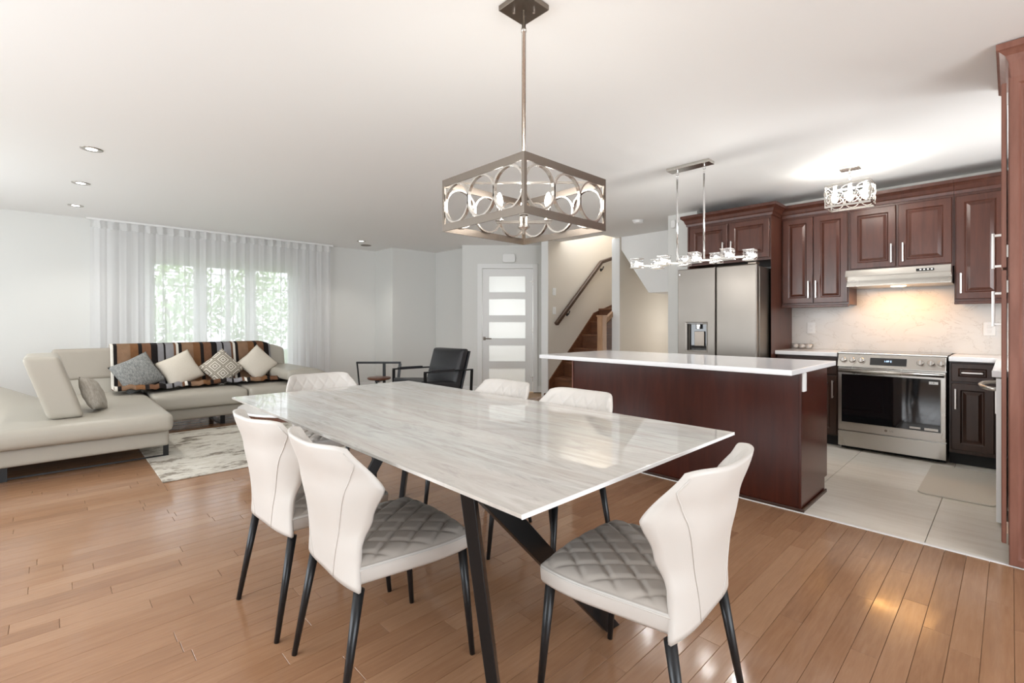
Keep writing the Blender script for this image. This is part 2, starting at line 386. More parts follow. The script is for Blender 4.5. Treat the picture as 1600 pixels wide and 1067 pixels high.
def text_mesh(s, size, T, name, m, parent, depth=.0006, align='CENTER'):
    c = bpy.data.curves.new(name, 'FONT'); c.body = s; c.size = size; c.extrude = depth; c.align_x = align; c.align_y = 'CENTER'
    o = bpy.data.objects.new('tmp', c); COL.objects.link(o); dg = bpy.context.evaluated_depsgraph_get(); dg.update()
    me = bpy.data.meshes.new_from_object(o.evaluated_get(dg)); bpy.data.objects.remove(o)
    me.transform(T); me.materials.clear(); me.materials.append(M[m]); r = bpy.data.objects.new(name, me); COL.objects.link(r); r.parent = parent; return r
def dup(root, loc, rz, label, group=None):
    r = root.copy(); COL.objects.link(r); r.location = loc; r.rotation_euler = (0, 0, rz); r['label'] = label
    if group: r['group'] = group
    for ch in list(root.children):
        c = ch.copy(); COL.objects.link(c); c.parent = r
        for g in list(ch.children):
            d_ = g.copy(); COL.objects.link(d_); d_.parent = c
    return r

# ================================================================== SETTING
H = 2.56
X3 = 3.408          # wood / tile border
# ---- floor
fl = bpy.data.objects.new('floor', None); COL.objects.link(fl); fl['kind'] = 'structure'
obj('subfloor', bxs((-2.2, 9.0, -2.8, 9.0, -.12, -.014)), 'grout', fl)
PW = .0835
planks = []
row = 0; y = -2.8
def tone_mesh(bm, t):
    lay = bm.loops.layers.float_color.new('tone') if 'tone' not in bm.loops.layers.float_color else bm.loops.layers.float_color['tone']
    return lay
def in_tile(x, y): return x >= X3 and y < 3.2
y = 4.0 - PW*90
while y < 8.36:
    x = -2.1 - random.random()*.8
    xmax = X3-.012 if y < 3.05 else (5.3 if y > 5.3 else 8.2)
    while x < xmax:
        ln = random.choice([.42, .55, .7, .85, .95, 1.1, 1.25]) * random.uniform(.9, 1.1)
        x1 = min(x+ln, xmax)
        if xmax - x1 < .15: x1 = xmax
        planks.append((x, x1, y, y+PW)); x = x1
    y += PW
RXv = (.7212, -.6928); FXv = (.6927, .7211)
def pscore(p):
    cx, cy = (p[0]+p[1])/2, (p[2]+p[3])/2
    best = 0
    for sx in (p[0], cx, p[1]):
        f_ = sx*FXv[0]+cy*FXv[1]; r_ = sx*RXv[0]+cy*RXv[1]
        if f_ > 1.0 and abs(r_) < f_*1.08+.05: best = max(best, (p[1]-p[0])*PW/f_**3)
        elif f_ > .9 and abs(r_) < f_*1.15+.2: best = max(best, .05*(p[1]-p[0])*PW/f_**3)
    hid = (0.85 < cx < 1.9 and 1.6 < cy < 3.1) or (cx > -1 and cx < 2.6 and cy > 5.6)
    return best*(.1 if hid else 1)
planks.sort(key=pscore, reverse=True)
rest = bmesh.new(); lay_r = rest.loops.layers.float_color.new('tone')
def plank_geo(bm, lay, p):
    g = .0006; b_ = .0009; t = random.random(); zt = -.0003-random.random()*.0005
    nf = len(bm.faces)
    rects = [(p[0]+g, p[1]-g, p[2]+g, p[3]-g, zt-b_), (p[0]+g+b_, p[1]-g-b_, p[2]+g+b_, p[3]-g-b_, zt)]
    loops(bm, Matrix.Identity(4), rects, closeback=-.0135)
    bm.faces.ensure_lookup_table()
    for fc in bm.faces[nf:]:
        for lp in fc.loops: lp[lay] = (t, random.random()*0+((t*7.3) % 1), (t*3.1) % 1, 1)
for i, p in enumerate(planks):
    if i < 298 and pscore(p) > 0:
        bm = bmesh.new(); lay = bm.loops.layers.float_color.new('tone'); plank_geo(bm, lay, p); obj('plank', bm, 'plank', fl)
    else: plank_geo(rest, lay_r, p)
o = obj('planks', rest, 'plank', fl); o['kind'] = 'stuff'
# kitchen tiles, long side along Y
TY = .646; ty = .327-TY
while ty < 4.4:
    tx = X3+.014
    k = 0
    while tx < 6.2:
        nx = X3+.014+.335*(k+1) - .006
        y0, y1, x1 = max(ty, -.6)+.0015, min(ty+TY, 4.3)-.0015, min(nx+.006, 6.2)
        if y1-y0 > .05 and x1-tx > .05 and not (ty > 2.9 and False):
            bm = bmesh.new(); loops(bm, Matrix.Identity(4), [(tx+.0008, x1-.0008, y0, y1, -.0015), (tx+.0016, x1-.0016, y0+.001, y1-.001, -.0005)], closeback=-.0135); obj('tile', bm, 'tile', fl)
        tx = x1; k += 1
        if k > 12: break
    ty += TY
struct('trim_floor_edge', bx(X3-.012, X3+.012, -.55, 3.04, -.012, .004), 'white_trim', bevel=.002)
# ---- ceiling with the stair opening
struct('ceiling', bxs((-2.2, 6.14, -2.8, 8.5, H, H+.1), (6.14, 9.0, 5.27, 8.5, H, H+.1), (6.14, 9.0, -2.8, 4.36, H, H+.1)), 'ceiling')
# ---- walls
WX0, WX1, WZ0, WZ1 = .93, 3.01, .41, 2.09
struct('wall_front', bxs((-2.2, WX0, 8.33, 8.5, 0, H), (WX1, 4.42, 8.33, 8.5, 0, H), (WX0, WX1, 8.33, 8.5, 0, WZ0), (WX0, WX1, 8.33, 8.5, WZ1, H),
       (4.42, 4.6, 7.70, 8.5, 0, H), (4.6, 5.36, 7.70, 7.9, 0, H), (5.36, 5.5, 6.80, 7.9, 0, H)), 'wall')
struct('wall_left', bxs((-2.3, -2.15, -2.8, .9, 0, H), (-2.3, -2.15, 3.7, 5.0, 0, H), (-2.3, -2.15, 7.2, 8.5, 0, H), (-2.3, -2.15, 5.0, 7.2, 0, .5), (-2.3, -2.15, 5.0, 7.2, 2.3, H), (-2.3, -2.15, .9, 3.7, 0, .45), (-2.3, -2.15, .9, 3.7, 2.35, H)), 'wall')
struct('wall_back', bxs((-2.2, -.7, -2.8, -2.65, 0, H), (2.7, 3.6, -2.8, -2.65, 0, H), (-.7, 2.7, -2.8, -2.65, 2.4, H)), 'wall')
struct('wall_right', bxs((3.45, 3.6, -2.65, -.62, 0, H), (3.6, 4.2, -.72, -.62, 0, H), (5.3, 6.2, -.72, -.62, 0, H), (4.2, 5.3, -.72, -.62, 0, 1.12), (4.2, 5.3, -.72, -.62, 2.12, H)), 'wall')
struct('wall_kitchen', bxs((6.05, 6.2, -.62, 3.02, 0, H), (5.65, 6.05, 2.64, 3.02, 0, H), (6.05, 8.6, 2.9, 3.02, 0, H)), 'wall')
struct('wall_stairs', bxs((5.83, 8.9, 5.22, 5.35, 0, 5.0), (8.8, 8.9, 4.3, 5.35, 0, 5.0)), ['beige'])
struct('trim_1', bx(5.815, 5.83, 5.215, 5.355, 0, H), 'white_trim')
struct('wall_hall', bxs((6.45, 8.7, 4.27, 4.40, 0, 5.0), (8.6, 8.7, 2.9, 4.4, 0, H)), 'beige')
struct('trim_2', bx(6.436, 6.45, 4.265, 4.405, 0, H-.02), 'white_trim')
# sloped soffit under the upper flight
so = bmesh.new(); T = basis((6.5, 0, 0), (0, 1, 0), (0, 0, 1), (1, 0, 0))
prism(so, [(4.27, H), (4.27, 2.36), (3.79, 1.66), (3.02, 1.66), (3.02, H)], 0, .9, T); bmesh.ops.recalc_face_normals(so, faces=so.faces)
struct('ceiling_soffit', so, 'ceiling')
struct('wall_passage', bxs((8.0, 8.08, 3.02, 3.7, 0, 1.28)), 'beige')
# 45 degree wall with the interior door
D0 = Vector((5.173, 6.606, 0)); DR = Vector((.7212, -.6928, 0)); DN = Vector((-.6927, -.7211, 0))
TD = basis(D0, DR, (0, 0, 1), DN)   # a along the wall, b up, c toward the room
def dbox(bm, a0, a1, b0, b1, c0, c1): box(bm, a0, a1, b0, b1, c0, c1, T=TD)
bm = bmesh.new(); dbox(bm, -.02, .325, 0, H, -.12, 0); dbox(bm, 1.213, 1.72, 0, H, -.12, 0); dbox(bm, .325, 1.213, 2.155, H, -.12, 0)
bmesh.ops.recalc_face_normals(bm, faces=bm.faces); struct('wall_door', bm, 'wall')
# vestibule behind the door
bm = bmesh.new(); dbox(bm, .0, 1.9, 0, H, -1.5, -1.42); dbox(bm, .0, .07, 0, H, -1.42, -.121); dbox(bm, 1.75, 1.83, 0, H, -1.42, -.13)
bmesh.ops.recalc_face_normals(bm, faces=bm.faces); struct('wall_vestibule', bm, 'wall')
pv = TD @ Vector((.77, 1.35, -.95)); light('vestibule_light', 'POINT', pv, 26, (1, 1, 1), shadow_soft_size=.25)
bm = bmesh.new(); dbox(bm, .245, .325, 0, 2.235, 0, .016); dbox(bm, 1.213, 1.293, 0, 2.235, 0, .016); dbox(bm, .325, 1.213, 2.155, 2.235, 0, .016)
bmesh.ops.recalc_face_normals(bm, faces=bm.faces); struct('trim_3', bm, 'white_trim', bevel=.003)
# the door
dr = bpy.data.objects.new('door_1', None); COL.objects.link(dr); dr['kind'] = 'structure'; dr['label'] = 'white interior door with five frosted glass panes'
zs = [(.14, .42), (.54, .82), (.94, 1.22), (1.34, 1.62), (1.74, 2.02)]
a0, a1, p0, p1 = .331, 1.207, .444, 1.077
bm = bmesh.new(); c0, c1 = -.05, -.012
dbox(bm, a0, p0, .01, 2.149, c0, c1); dbox(bm, p1, a1, .01, 2.149, c0, c1)
zz = [.01]+[v for q in zs for v in q]+[2.149]
for i in range(0, len(zz), 2): dbox(bm, p0, p1, zz[i], zz[i+1], c0, c1)
bmesh.ops.remove_doubles(bm, verts=bm.verts, dist=.0001); bmesh.ops.recalc_face_normals(bm, faces=bm.faces); obj('slab', bm, 'white_trim', dr)
for q in zs:
    bm = bmesh.new(); dbox(bm, p0+.001, p1-.001, q[0]+.001, q[1]-.001, -.036, -.028); bmesh.ops.recalc_face_normals(bm, faces=bm.faces); obj('pane', bm, 'frosted', dr)
bm = bmesh.new(); dbox(bm, .345, .385, .905, .965, -.012, .0); tube(bm, [TD @ Vector(v) for v in ((.365, .935, .0), (.365, .935, .045), (.38, .935, .05), (.49, .935, .048))], .009, 8)
bmesh.ops.recalc_face_normals(bm, faces=bm.faces); obj('door_handle', bm, 'nickel_dark', dr)
for b_ in (.23, 1.07, 1.9):
    bm = bmesh.new(); tube(bm, [TD @ Vector((1.21, b_-.045, -.004)), TD @ Vector((1.21, b_+.045, -.004))], .007, 8); dbox(bm, 1.16, 1.205, b_+.02, b_+.03, -.012, -.009)
    bmesh.ops.recalc_face_normals(bm, faces=bm.faces); obj('hinge', bm, 'nickel', dr)
# chime box over the door
bm = pr(rounded_rect(.22, .15, .03), .0, .045, basis(TD @ Vector((.79, 2.33, 0)), DR, (0, 0, 1), DN))
tag(obj('door_chime', bm, 'white_plastic', bevel=.008), 'white rounded door chime box on the wall above the door', 'door chime')
# baseboards
BB = 'white_trim'
struct('baseboard_front', bxs((-2.1, 4.40, 8.314, 8.33, 0, .11), (4.404, 4.42, 7.70, 8.314, 0, .11), (4.42, 5.34, 7.684, 7.70, 0, .11), (5.344, 5.36, 6.84, 7.684, 0, .11)), BB, bevel=.003)
bm = bmesh.new(); dbox(bm, 0, .245, 0, .11, 0, .014); dbox(bm, 1.293, 1.36, 0, .11, 0, .014); bmesh.ops.recalc_face_normals(bm, faces=bm.faces); struct('baseboard_door', bm, BB, bevel=.003)
struct('baseboard_left', bxs((-2.15, -2.134, -2.6, 8.3, 0, .11)), BB, bevel=.003)
# patio door frame behind the camera and side window frame, plus two unseen windows added for fill
def winframe(name, T, w_, h_, n):
    root = bpy.data.objects.new(name, None); COL.objects.link(root); root['kind'] = 'structure'
    bm = bmesh.new(); fw = .07
    box(bm, 0, fw, 0, h_, -.04, .04, T=T); box(bm, w_-fw, w_, 0, h_, -.04, .04, T=T); box(bm, fw, w_-fw, 0, fw, -.04, .04, T=T); box(bm, fw, w_-fw, h_-fw, h_, -.04, .04, T=T)
    for k in range(1, n): box(bm, w_*k/n-.05, w_*k/n+.05, fw, h_-fw, -.04, .04, T=T)
    bmesh.ops.recalc_face_normals(bm, faces=bm.faces); obj('window_frame', bm, 'white_trim', root, bevel=.004); return root
winframe('window_2', basis((-.7, -2.72, 0), (1, 0, 0), (0, 0, 1), (0, 1, 0)), 3.4, 2.4, 2)
winframe('fill_window_side', basis((-2.22, 5.0, .5), (0, 1, 0), (0, 0, 1), (1, 0, 0)), 2.2, 1.8, 2)  # unseen window, added as an opening for the living room fill
winframe('fill_window_kitchen', basis((4.2, -.67, 1.12), (1, 0, 0), (0, 0, 1), (0, 1, 0)), 1.1, 1.0, 2)  # unseen window, added to let fill into the kitchen
winframe('window_3', basis((-2.22, .9, .45), (0, 1, 0), (0, 0, 1), (1, 0, 0)), 2.8, 1.9, 3)

# ---- living room window
wn = bpy.data.objects.new('window_1', None); COL.objects.link(wn); wn['kind'] = 'structure'
bm = bmesh.new()
def wb(x0, x1, z0, z1, y0=8.38, y1=8.44): box(bm, x0, x1, y0, y1, z0, z1)
wb(WX0, 1.05, WZ0, WZ1); wb(2.86, WX1, WZ0, WZ1); wb(1.05, 2.86, WZ1-.05, WZ1); wb(1.05, 2.86, WZ0, WZ0+.08); wb(1.52, 1.69, WZ0+.08, WZ1-.05); wb(2.21, 2.36, WZ0+.08, WZ1-.05); wb(1.94, 2.0, WZ0+.08, WZ1-.05)
obj('window_frame', bm, 'white_trim', wn, bevel=.005)
obj('window_sill', bx(WX0-.05, WX1+.05, 8.27, 8.38, WZ0-.04, WZ0-.001), 'white_trim', wn, bevel=.005)
obj('casing', bxs((WX0-.07, WX0, 8.312, 8.33, WZ0, WZ1+.07), (WX1, WX1+.07, 8.312, 8.33, WZ0, WZ1+.07), (WX0, WX1, 8.312, 8.33, WZ1, WZ1+.07)), 'white_trim', wn, bevel=.004)
for x0, x1 in ((1.05, 1.52), (1.69, 1.94), (2.0, 2.21), (2.36, 2.86)):
    obj('pane', bx(x0, x1, 8.405, 8.411, WZ0+.08, WZ1-.05), 'pane', wn)
    bm = bmesh.new()
    for z_ in (1.74, 1.94): box(bm, x0, x1, 8.396, 8.404, z_-.005, z_+.005)
    for x_ in (x0+(x1-x0)*.22, x0+(x1-x0)*.78): box(bm, x_-.005, x_+.005, 8.397, 8.4035, WZ0+.08, WZ1-.05)
    obj('muntin', bm, 'nickel_dark', wn)
# outside: lawn, path and trees seen through the curtain
o = struct('trim_ground', bx(-9, 14, 8.6, 30, -.4, -.3), 'grass')
def tree(x, y, h, r, seed, label):
    rnd = random.Random(seed); t = thing('garden_tree', label, 'tree', (x, y, -.3), 0, 'trees outside the living room window')
    obj('trunk', tb([(0, 0, 0), (.05, 0, h*.3), (0, .05, h*.6)], [.11, .08, .04], 8), 'bark', t, True)
    bm = bmesh.new()
    for k in range(1500):
        while True:
            p = Vector((rnd.uniform(-1, 1), rnd.uniform(-1, 1), rnd.uniform(-1, 1)))
            if .3 < p.length < 1: break
        p = Vector((p.x*r, p.y*r, h*.58+p.z*h*.45)); a = Vector((rnd.uniform(-1, 1), rnd.uniform(-1, 1), rnd.uniform(-1, 1))).normalized(); b = a.orthogonal().normalized(); s = rnd.uniform(.06, .13)
        vs = [bm.verts.new(p+q) for q in (a*s, b*s*.5, -a*s, -b*s*.5)]; bm.faces.new(vs)
    fo = obj('foliage', bm, 'leaf', t); fo['kind'] = 'stuff'
tree(2.2, 15.5, 3.6, 1.3, 1, 'leafy green garden tree seen through the left of the window')
tree(4.6, 16.5, 3.4, 1.2, 2, 'leafy green garden tree seen through the right of the window')
tree(-.2, 19.5, 3.8, 1.4, 3, 'garden tree far left beyond the window')
# ---- sheer curtain
cu = thing('sheer_curtain', 'white sheer pleated curtain hanging from ceiling over the living room window', 'curtain', (1.94, 8.2, 0))
def cur(u, v, amp, z0, z1, f1=24, ph=0):
    x = .36+u*3.14; a = amp*(.75+.25*math.sin(u*37))
    return Vector((x-1.94+.006*math.sin(u*f1*4*PI+ph), a*math.sin(u*f1*2*PI+ph)+.25*a*math.sin(u*f1*4.6*PI+v*2), z0+(z1-z0)*v))
bm = bmesh.new(); grid(bm, 24*16, 8, lambda u, v: cur(u, v, .010+.007*(1-v), .02, 2.44)); obj('drape', bm, 'sheer', cu, True)
bm = bmesh.new(); grid(bm, 24*16, 3, lambda u, v: cur(u, v, .030-.008*v, 2.43, 2.54)); obj('pleat_header', bm, 'sheer_band', cu, True)
obj('track', bx(-1.62, 1.6, -.02, .02, 2.535, 2.559), 'white_trim', cu)
# ---- ceiling fittings
def downlight(x, y, label):
    t = thing('recessed_downlight', label, 'ceiling light', (x, y, H), 0, 'recessed ceiling downlights')
    obj('trim_ring', lt([(.036, -.002), (.060, -.007), (.070, -.004), (.072, -.0005), (.036, -.0005)], 32), 'nickel', t, True)
    obj('lens', lt([(0, -.005), (.032, -.004), (.038, -.001)], 24), 'led', t, True)
    s = light('downlight_beam', 'SPOT', (0, 0, -.03), 26, (1, .96, .9), spot_size=2.0, spot_blend=.8, shadow_soft_size=.04); s.parent = t
downlight(.228, 4.996, 'recessed ceiling downlight nearest the camera in the left row')
downlight(.207, 6.273, 'recessed ceiling downlight in the middle of the left row')
downlight(.203, 7.50, 'recessed ceiling downlight nearest the curtain top left corner')
downlight(3.70, 7.45, 'recessed ceiling downlight alone right of the curtain')
tag(obj('ceiling_vent', lt([(0, -.012), (.05, -.012), (.085, -.006), (.09, -.0005)], 28, (3.96, 7.80, H)), 'nickel_dark', smooth=True), 'small round grey ceiling disc behind the lone downlight', 'vent')
t = thing('smoke_detector', 'white round smoke detector on ceiling beside the hallway soffit', 'smoke detector', (5.60, 3.42, H))
obj('base', lt([(0, -.012), (.075, -.012), (.078, -.0005)], 28), 'white_plastic', t, True); obj('cap', lt([(0, -.042), (.05, -.04), (.064, -.03), (.068, -.013)], 28), 'white_plastic', t, True)
tag(obj('motion_sensor', pr(rounded_rect(.06, .1, .02), 0, .05, basis((5.65, 2.93, 2.44), (0, 1, 0), (0, 0, 1), (-1, 0, 0))), 'white_plastic', bevel=.01), 'small white motion sensor high on the wall end beside the fridge', 'sensor')
# ---- stairs
st = thing('staircase', 'brown wooden staircase climbing between beige walls behind the island', 'staircase', (5.9, 4.4, 0))
for k in range(6):
    x = 5.98+.245*k-5.9; z = .31+.232*k
    obj('tread', bx(x-.03, x+.25, .02, .80, z-.035, z), 'stair', st, bevel=.006)
    obj('riser', bx(x-.008, x+.008, .02, .80, z-.232, z-.036), 'stair', st)
obj('tread', bx(-.20, .10, .02, .80, .045, .078), 'stair', st, bevel=.006); obj('riser', bx(-.185, -.17, .02, .80, 0, .044), 'stair', st)
T = basis((0, .80, 0), (1, 0, 0), (0, 0, 1), (0, 1, 0))
obj('stringer', pr([(-.06, 0), (-.06, .27), (1.15, 1.39), (1.95, 1.62), (1.95, 1.2), (1.15, .6), (.3, 0)], .0, .018, T), 'stair', st)
T = basis((0, .0, 0), (1, 0, 0), (0, 0, 1), (0, 1, 0))
obj('newel_post', bx(.22, .33, -.04, .06, 0, 1.30), 'oak', st, bevel=.004)
obj('newel_cap', bx(.21, .34, -.05, .07, 1.301, 1.325), 'oak', st, bevel=.004)
obj('top_rail', bar((.33, .01, 1.22), (.80, .01, 1.50), .05, .07), 'oak', st, bevel=.004)
bm = bmesh.new(); prism(bm, [(.335, .25), (.335, 1.15), (.55, 1.28), (.55, .45)], .0, .008, T); bmesh.ops.recalc_face_normals(bm, faces=bm.faces); obj('glass_panel', bm, 'pane', st)
hr = thing('handrail', 'dark brown wooden handrail fixed to the beige stair wall', 'handrail', (5.95, 5.22, 0))
bm = bmesh.new(); sect = [(-.45, -.5), (.45, -.5), (.5, .3), (.3, .5), (-.3, .5), (-.5, .3)]
tube(bm, [(0, -.07, 1.19), (1.24, -.07, 2.31), (2.3, -.07, 2.62)], .062, sect=sect); bmesh.ops.recalc_face_normals(bm, faces=bm.faces); obj('rail', bm, 'rail', hr)
for x, z in ((.35, 1.44), (1.32, 2.27)):
    bm = bmesh.new(); tube(bm, [(x, -.002, z-.09), (x, -.04, z-.09), (x, -.068, z-.03)], .009, 8); tube(bm, [(x, -.001, z-.09), (x, -.012, z-.09)], .028, 14); obj('bracket', bm, 'black_metal', hr)
for z, nm, lb in ((1.72, 'light_switch', 'upper white switch plate on the beige stair wall'), (1.41, 'light_switch', 'lower white switch plate on the beige stair wall')):
    t = thing(nm, lb, 'light switch', (5.975, 5.219, z), 0, 'switch plates by the stairs')
    obj('plate', bx(-.04, .04, -.008, 0, -.06, .06), 'white_plastic', t, bevel=.003); obj('rocker', bx(-.017, .017, -.013, -.0081, -.033, .033), 'white_trim', t, bevel=.002)
light('passage_fill', 'POINT', (7.85, 3.3, .8), 7, (1, .97, .92), shadow_soft_size=.12)  # added fill close to the passage wall to brighten it, no fitting here
light('hall_fill', 'POINT', (7.8, 3.65, 1.25), 8, (1, .98, .95), shadow_soft_size=.1)  # added fill for the hall walls, not an actual lamp
light('stair_fill', 'POINT', (7.0, 4.8, 3.4), 30, (1, .97, .92), shadow_soft_size=.2)  # added fill up in the stairwell, keeps the stair wall lit

# ================================================================== KITCHEN
def TX(X): return basis((X, 0, 0), (0, 1, 0), (0, 0, 1), (-1, 0, 0))      # faces -X; a = Y, b = Z
CROWN = [(0, 2.32), (.010, 2.32), (.014, 2.345), (.022, 2.355), (.032, 2.385), (.052, 2.405), (.062, 2.41), (.062, 2.44), (0, 2.44)]
PG = 'cherry'
def upper(name, label, y0, y1, z0, doors, xb=5.68, z1=2.44, path=None, lo=None):
    t = thing(name, label, 'cabinet', (0, 0, 0), 0, 'wall cabinets in the kitchen')
    obj('body', bx(xb, 6.049, y0+.001, y1-.001, z0, z1-.003), PG, t)
    bm = bmesh.new(); sweep(bm, path or [(xb, y1-.001), (xb, y0+.001)], CROWN); obj('crown', bm, PG, t)
    for (a, b, zz0, zz1, hy, hz) in doors:
        d_ = obj('door', panel_door(TX(xb-.001), a, b, zz0, zz1), PG, t)
        obj('handle', pull(TX(xb-.022), hy, hz, .175), 'handle', d_, bevel=.002)
    if lo: obj('light_rail', bx(xb-.02, xb+.01, y0+.001, y1-.001, z0-.025, z0-.001), PG, t, bevel=.004)
    return t
# path direction: travelling -Y with "right" = -X  (d=(0,-1) -> right=(-1,0))
upper('wall_cabinet', 'cherry wall cabinet with two narrow raised panel doors left of the hood', 1.11, 1.715, 1.385, [(1.42, 1.70, 1.405, 2.295, 1.452, 1.545), (1.12, 1.41, 1.405, 2.295, 1.385, 1.545)], lo=True)
upper('wall_cabinet', 'short cherry wall cabinet with two doors above the range hood', .345, 1.11, 1.70, [(.745, 1.095, 1.725, 2.295, .775, 1.85), (.36, .725, 1.725, 2.295, .69, 1.85)])
upper('wall_cabinet', 'cherry wall cabinet with one door right of the hood', -.28, .345, 1.385, [(.03, .335, 1.405, 2.295, .30, 1.54), (-.26, .02, 1.405, 2.295, -.23, 1.54)], lo=True)
# fridge surround
t = thing('fridge_cabinet', 'cherry cabinet with two doors above the steel refrigerator', 'cabinet', (0, 0, 0), 0, 'wall cabinets in the kitchen')
obj('body', bx(5.37, 6.049, 1.72, 2.60, 1.86, 2.437), PG, t)
obj('side_panel', bx(5.36, 6.049, 1.717, 1.7195, .0, 2.437), 'cherry', t)
obj('side_panel', bx(5.36, 6.049, 2.601, 2.62, .0, 2.437), 'cherry', t)
bm = bmesh.new(); sweep(bm, [(5.64, 2.622), (5.365, 2.622), (5.365, 1.716), (5.615, 1.716)], CROWN); obj('crown', bm, PG, t)
for a, b, hy in ((2.16, 2.59, 2.20), (1.735, 2.14, 2.11)):
    d_ = obj('door', panel_door(TX(5.369), a, b, 1.885, 2.29), PG, t); obj('handle', pull(TX(5.348), hy, 2.0, .175), 'handle', d_, bevel=.002)
# ---- refrigerator
t = thing('refrigerator', 'grey stainless side by side refrigerator with water dispenser', 'refrigerator', (0, 0, 0))
obj('body', bx(5.115, 5.95, 1.745, 2.575, .03, 1.77), 'fridge_steel', t, bevel=.006)
obj('door', bx(5.03, 5.10, 1.745, 2.148, .08, 1.79), 'fridge_steel', t, bevel=.014, seg=4)
bm = bmesh.new(); T = TX(5.10)
loops(bm, T, [(2.158, 2.575, .08, 1.79, 0), (2.158, 2.575, .08, 1.79, .060), (2.166, 2.567, .088, 1.782, .070), (2.235, 2.485, .885, 1.21, .070), (2.24, 2.48, .89, 1.205, .066), (2.252, 2.468, .90, 1.19, .064), (2.252, 2.468, .90, 1.19, .008)], closeback=None)
bm.faces.new([bm.verts[i] for i in ()]) if False else None
bmesh.ops.recalc_face_normals(bm, faces=bm.faces)
dd = obj('door', bm, 'fridge_steel', t, False)
obj('dispenser_back', bx(5.088, 5.0915, 2.26, 2.46, .905, 1.185), 'black_glass', dd)
obj('dispenser_paddle', bx(5.068, 5.078, 2.29, 2.40, .95, 1.11), 'nickel_dark', dd, bevel=.004)
obj('dispenser_nozzle', tb([(5.062, 2.35, 1.185), (5.062, 2.35, 1.135)], .026, 16), 'chrome', dd, bevel=.004)
obj('control_strip', bx(5.0335, 5.036, 2.29, 2.45, 1.194, 1.2), 'black_glass', dd)
obj('toe_grille', bx(5.12, 5.14, 1.75, 2.57, 0, .029), 'dark_gap', t)
obj('hinge_cover', bx(5.06, 5.16, 1.76, 1.84, 1.791, 1.812), 'nickel_dark', t, bevel=.004)
text_mesh('LG', .022, basis((5.0292, 2.525, 1.735), (0, -1, 0), (0, 0, 1), (-1, 0, 0)), 'logo_letters', 'nickel_dark', dd)
obj('logo_disc', tb([(5.0299, 2.549, 1.735), (5.0285, 2.549, 1.735)], .009, 16), 'chrome', dd)
# ---- backsplash, base cabinets, counters
struct('trim_backsplash', bx(6.03, 6.0495, -.60, 1.716, .915, 1.70), 'splash')
t = thing('wall_outlet', 'white double outlet on the marble backsplash left of the range', 'outlet', (6.029, 1.524, 1.145), 0)
obj('plate', bx(-.007, 0, -.04, .04, -.06, .06), 'white_plastic', t, bevel=.003)
for z in (-.022, .022): obj('socket', bx(-.010, -.0071, -.016, .016, z-.014, z+.014), 'white_trim', t, bevel=.002)
t = thing('wall_outlet', 'white outlet on the marble backsplash near the pantry', 'outlet', (6.029, .135, 1.145), 0)
obj('plate', bx(-.007, 0, -.04, .04, -.06, .06), 'white_plastic', t, bevel=.003)
for z in (-.022, .022): obj('socket', bx(-.010, -.0071, -.016, .016, z-.014, z+.014), 'white_trim', t, bevel=.002)
def base(label, y0, y1, drawers, doors):
    t = thing('base_cabinet', label, 'cabinet', (0, 0, 0), 0, 'base cabinets along the kitchen wall')
    obj('body', bx(5.52, 6.049, y0, y1, .10, .873), 'cherry_dark', t); obj('toe_kick', bx(5.57, 5.585, y0, y1, 0, .099), 'dark_gap', t)
    for a, b, z0, z1 in drawers:
        d_ = obj('drawer', panel_door(TX(5.519), a, b, z0, z1, st=.045), 'cherry_dark', t); obj('handle', pull(TX(5.498), (a+b)/2, (z0+z1)/2, .13, False), 'handle', d_, bevel=.002)
    for a, b, z0, z1, hy in doors:
        d_ = obj('door', panel_door(TX(5.519), a, b, z0, z1), 'cherry_dark', t); obj('handle', pull(TX(5.498), hy, z1-.13, .17), 'handle', d_, bevel=.002)
base('dark cherry base cabinet between refrigerator and range', 1.162, 1.714, [(1.175, 1.70, .70, .855)], [(1.175, 1.43, .115, .685, 1.205), (1.44, 1.70, .115, .685, 1.67)])
base('dark cherry base cabinet with drawer right of the range', -.60, .367, [(.095, .352, .705, .86)], [(.095, .352, .13, .69, .325)])
tag(obj('worktop', bx(5.46, 6.029, 1.162, 1.714, .875, .914), 'quartz', bevel=.004), 'short white quartz worktop beside the refrigerator', 'countertop', 'white worktops')
bm = bmesh.new(); prism(bm, [(5.46, .367), (6.029, .367), (6.029, -.61), (4.01, -.61), (4.01, .08), (5.46, .08)], .875, .914); bmesh.ops.recalc_face_normals(bm, faces=bm.faces)
tag(obj('worktop', bm, 'quartz', bevel=.004), 'L shaped white quartz worktop right of the range', 'countertop', 'white worktops')
# glass tray of white balls
t = thing('glass_tray', 'clear oval glass tray on the worktop beside the refrigerator', 'tray', (5.97, 1.598, .915))
bm = bmesh.new(); 
def tray(u, v):
    a = 2*PI*u; r = [(0, .003), (.85, .003), (1, .02), (1.06, .06)][int(round(v*3))]
    return Vector((.045*r[0]*math.cos(a), .108*r[0]*math.sin(a), r[1]))
grid(bm, 28, 3, tray, closeu=True); bmesh.ops.remove_doubles(bm, verts=bm.verts, dist=.0001); o = obj('bowl', bm, 'pane', t, True)
s = o.modifiers.new('solid', 'SOLIDIFY'); s.thickness = .003
for k, (dy, lb) in enumerate(((.062, 'left'), (.0, 'middle'), (-.062, 'right'))):
    tag(obj('white_ball', lt([(0, 0), (.018, .003), (.027, .013), (.030, .025), (.026, .038), (.015, .046), (0, .048)], 20, (5.97, 1.598+dy, .9225)), 'ceramic', smooth=True), f'{lb} white round ball in the clear glass tray', 'ornament', 'white balls in the glass tray')
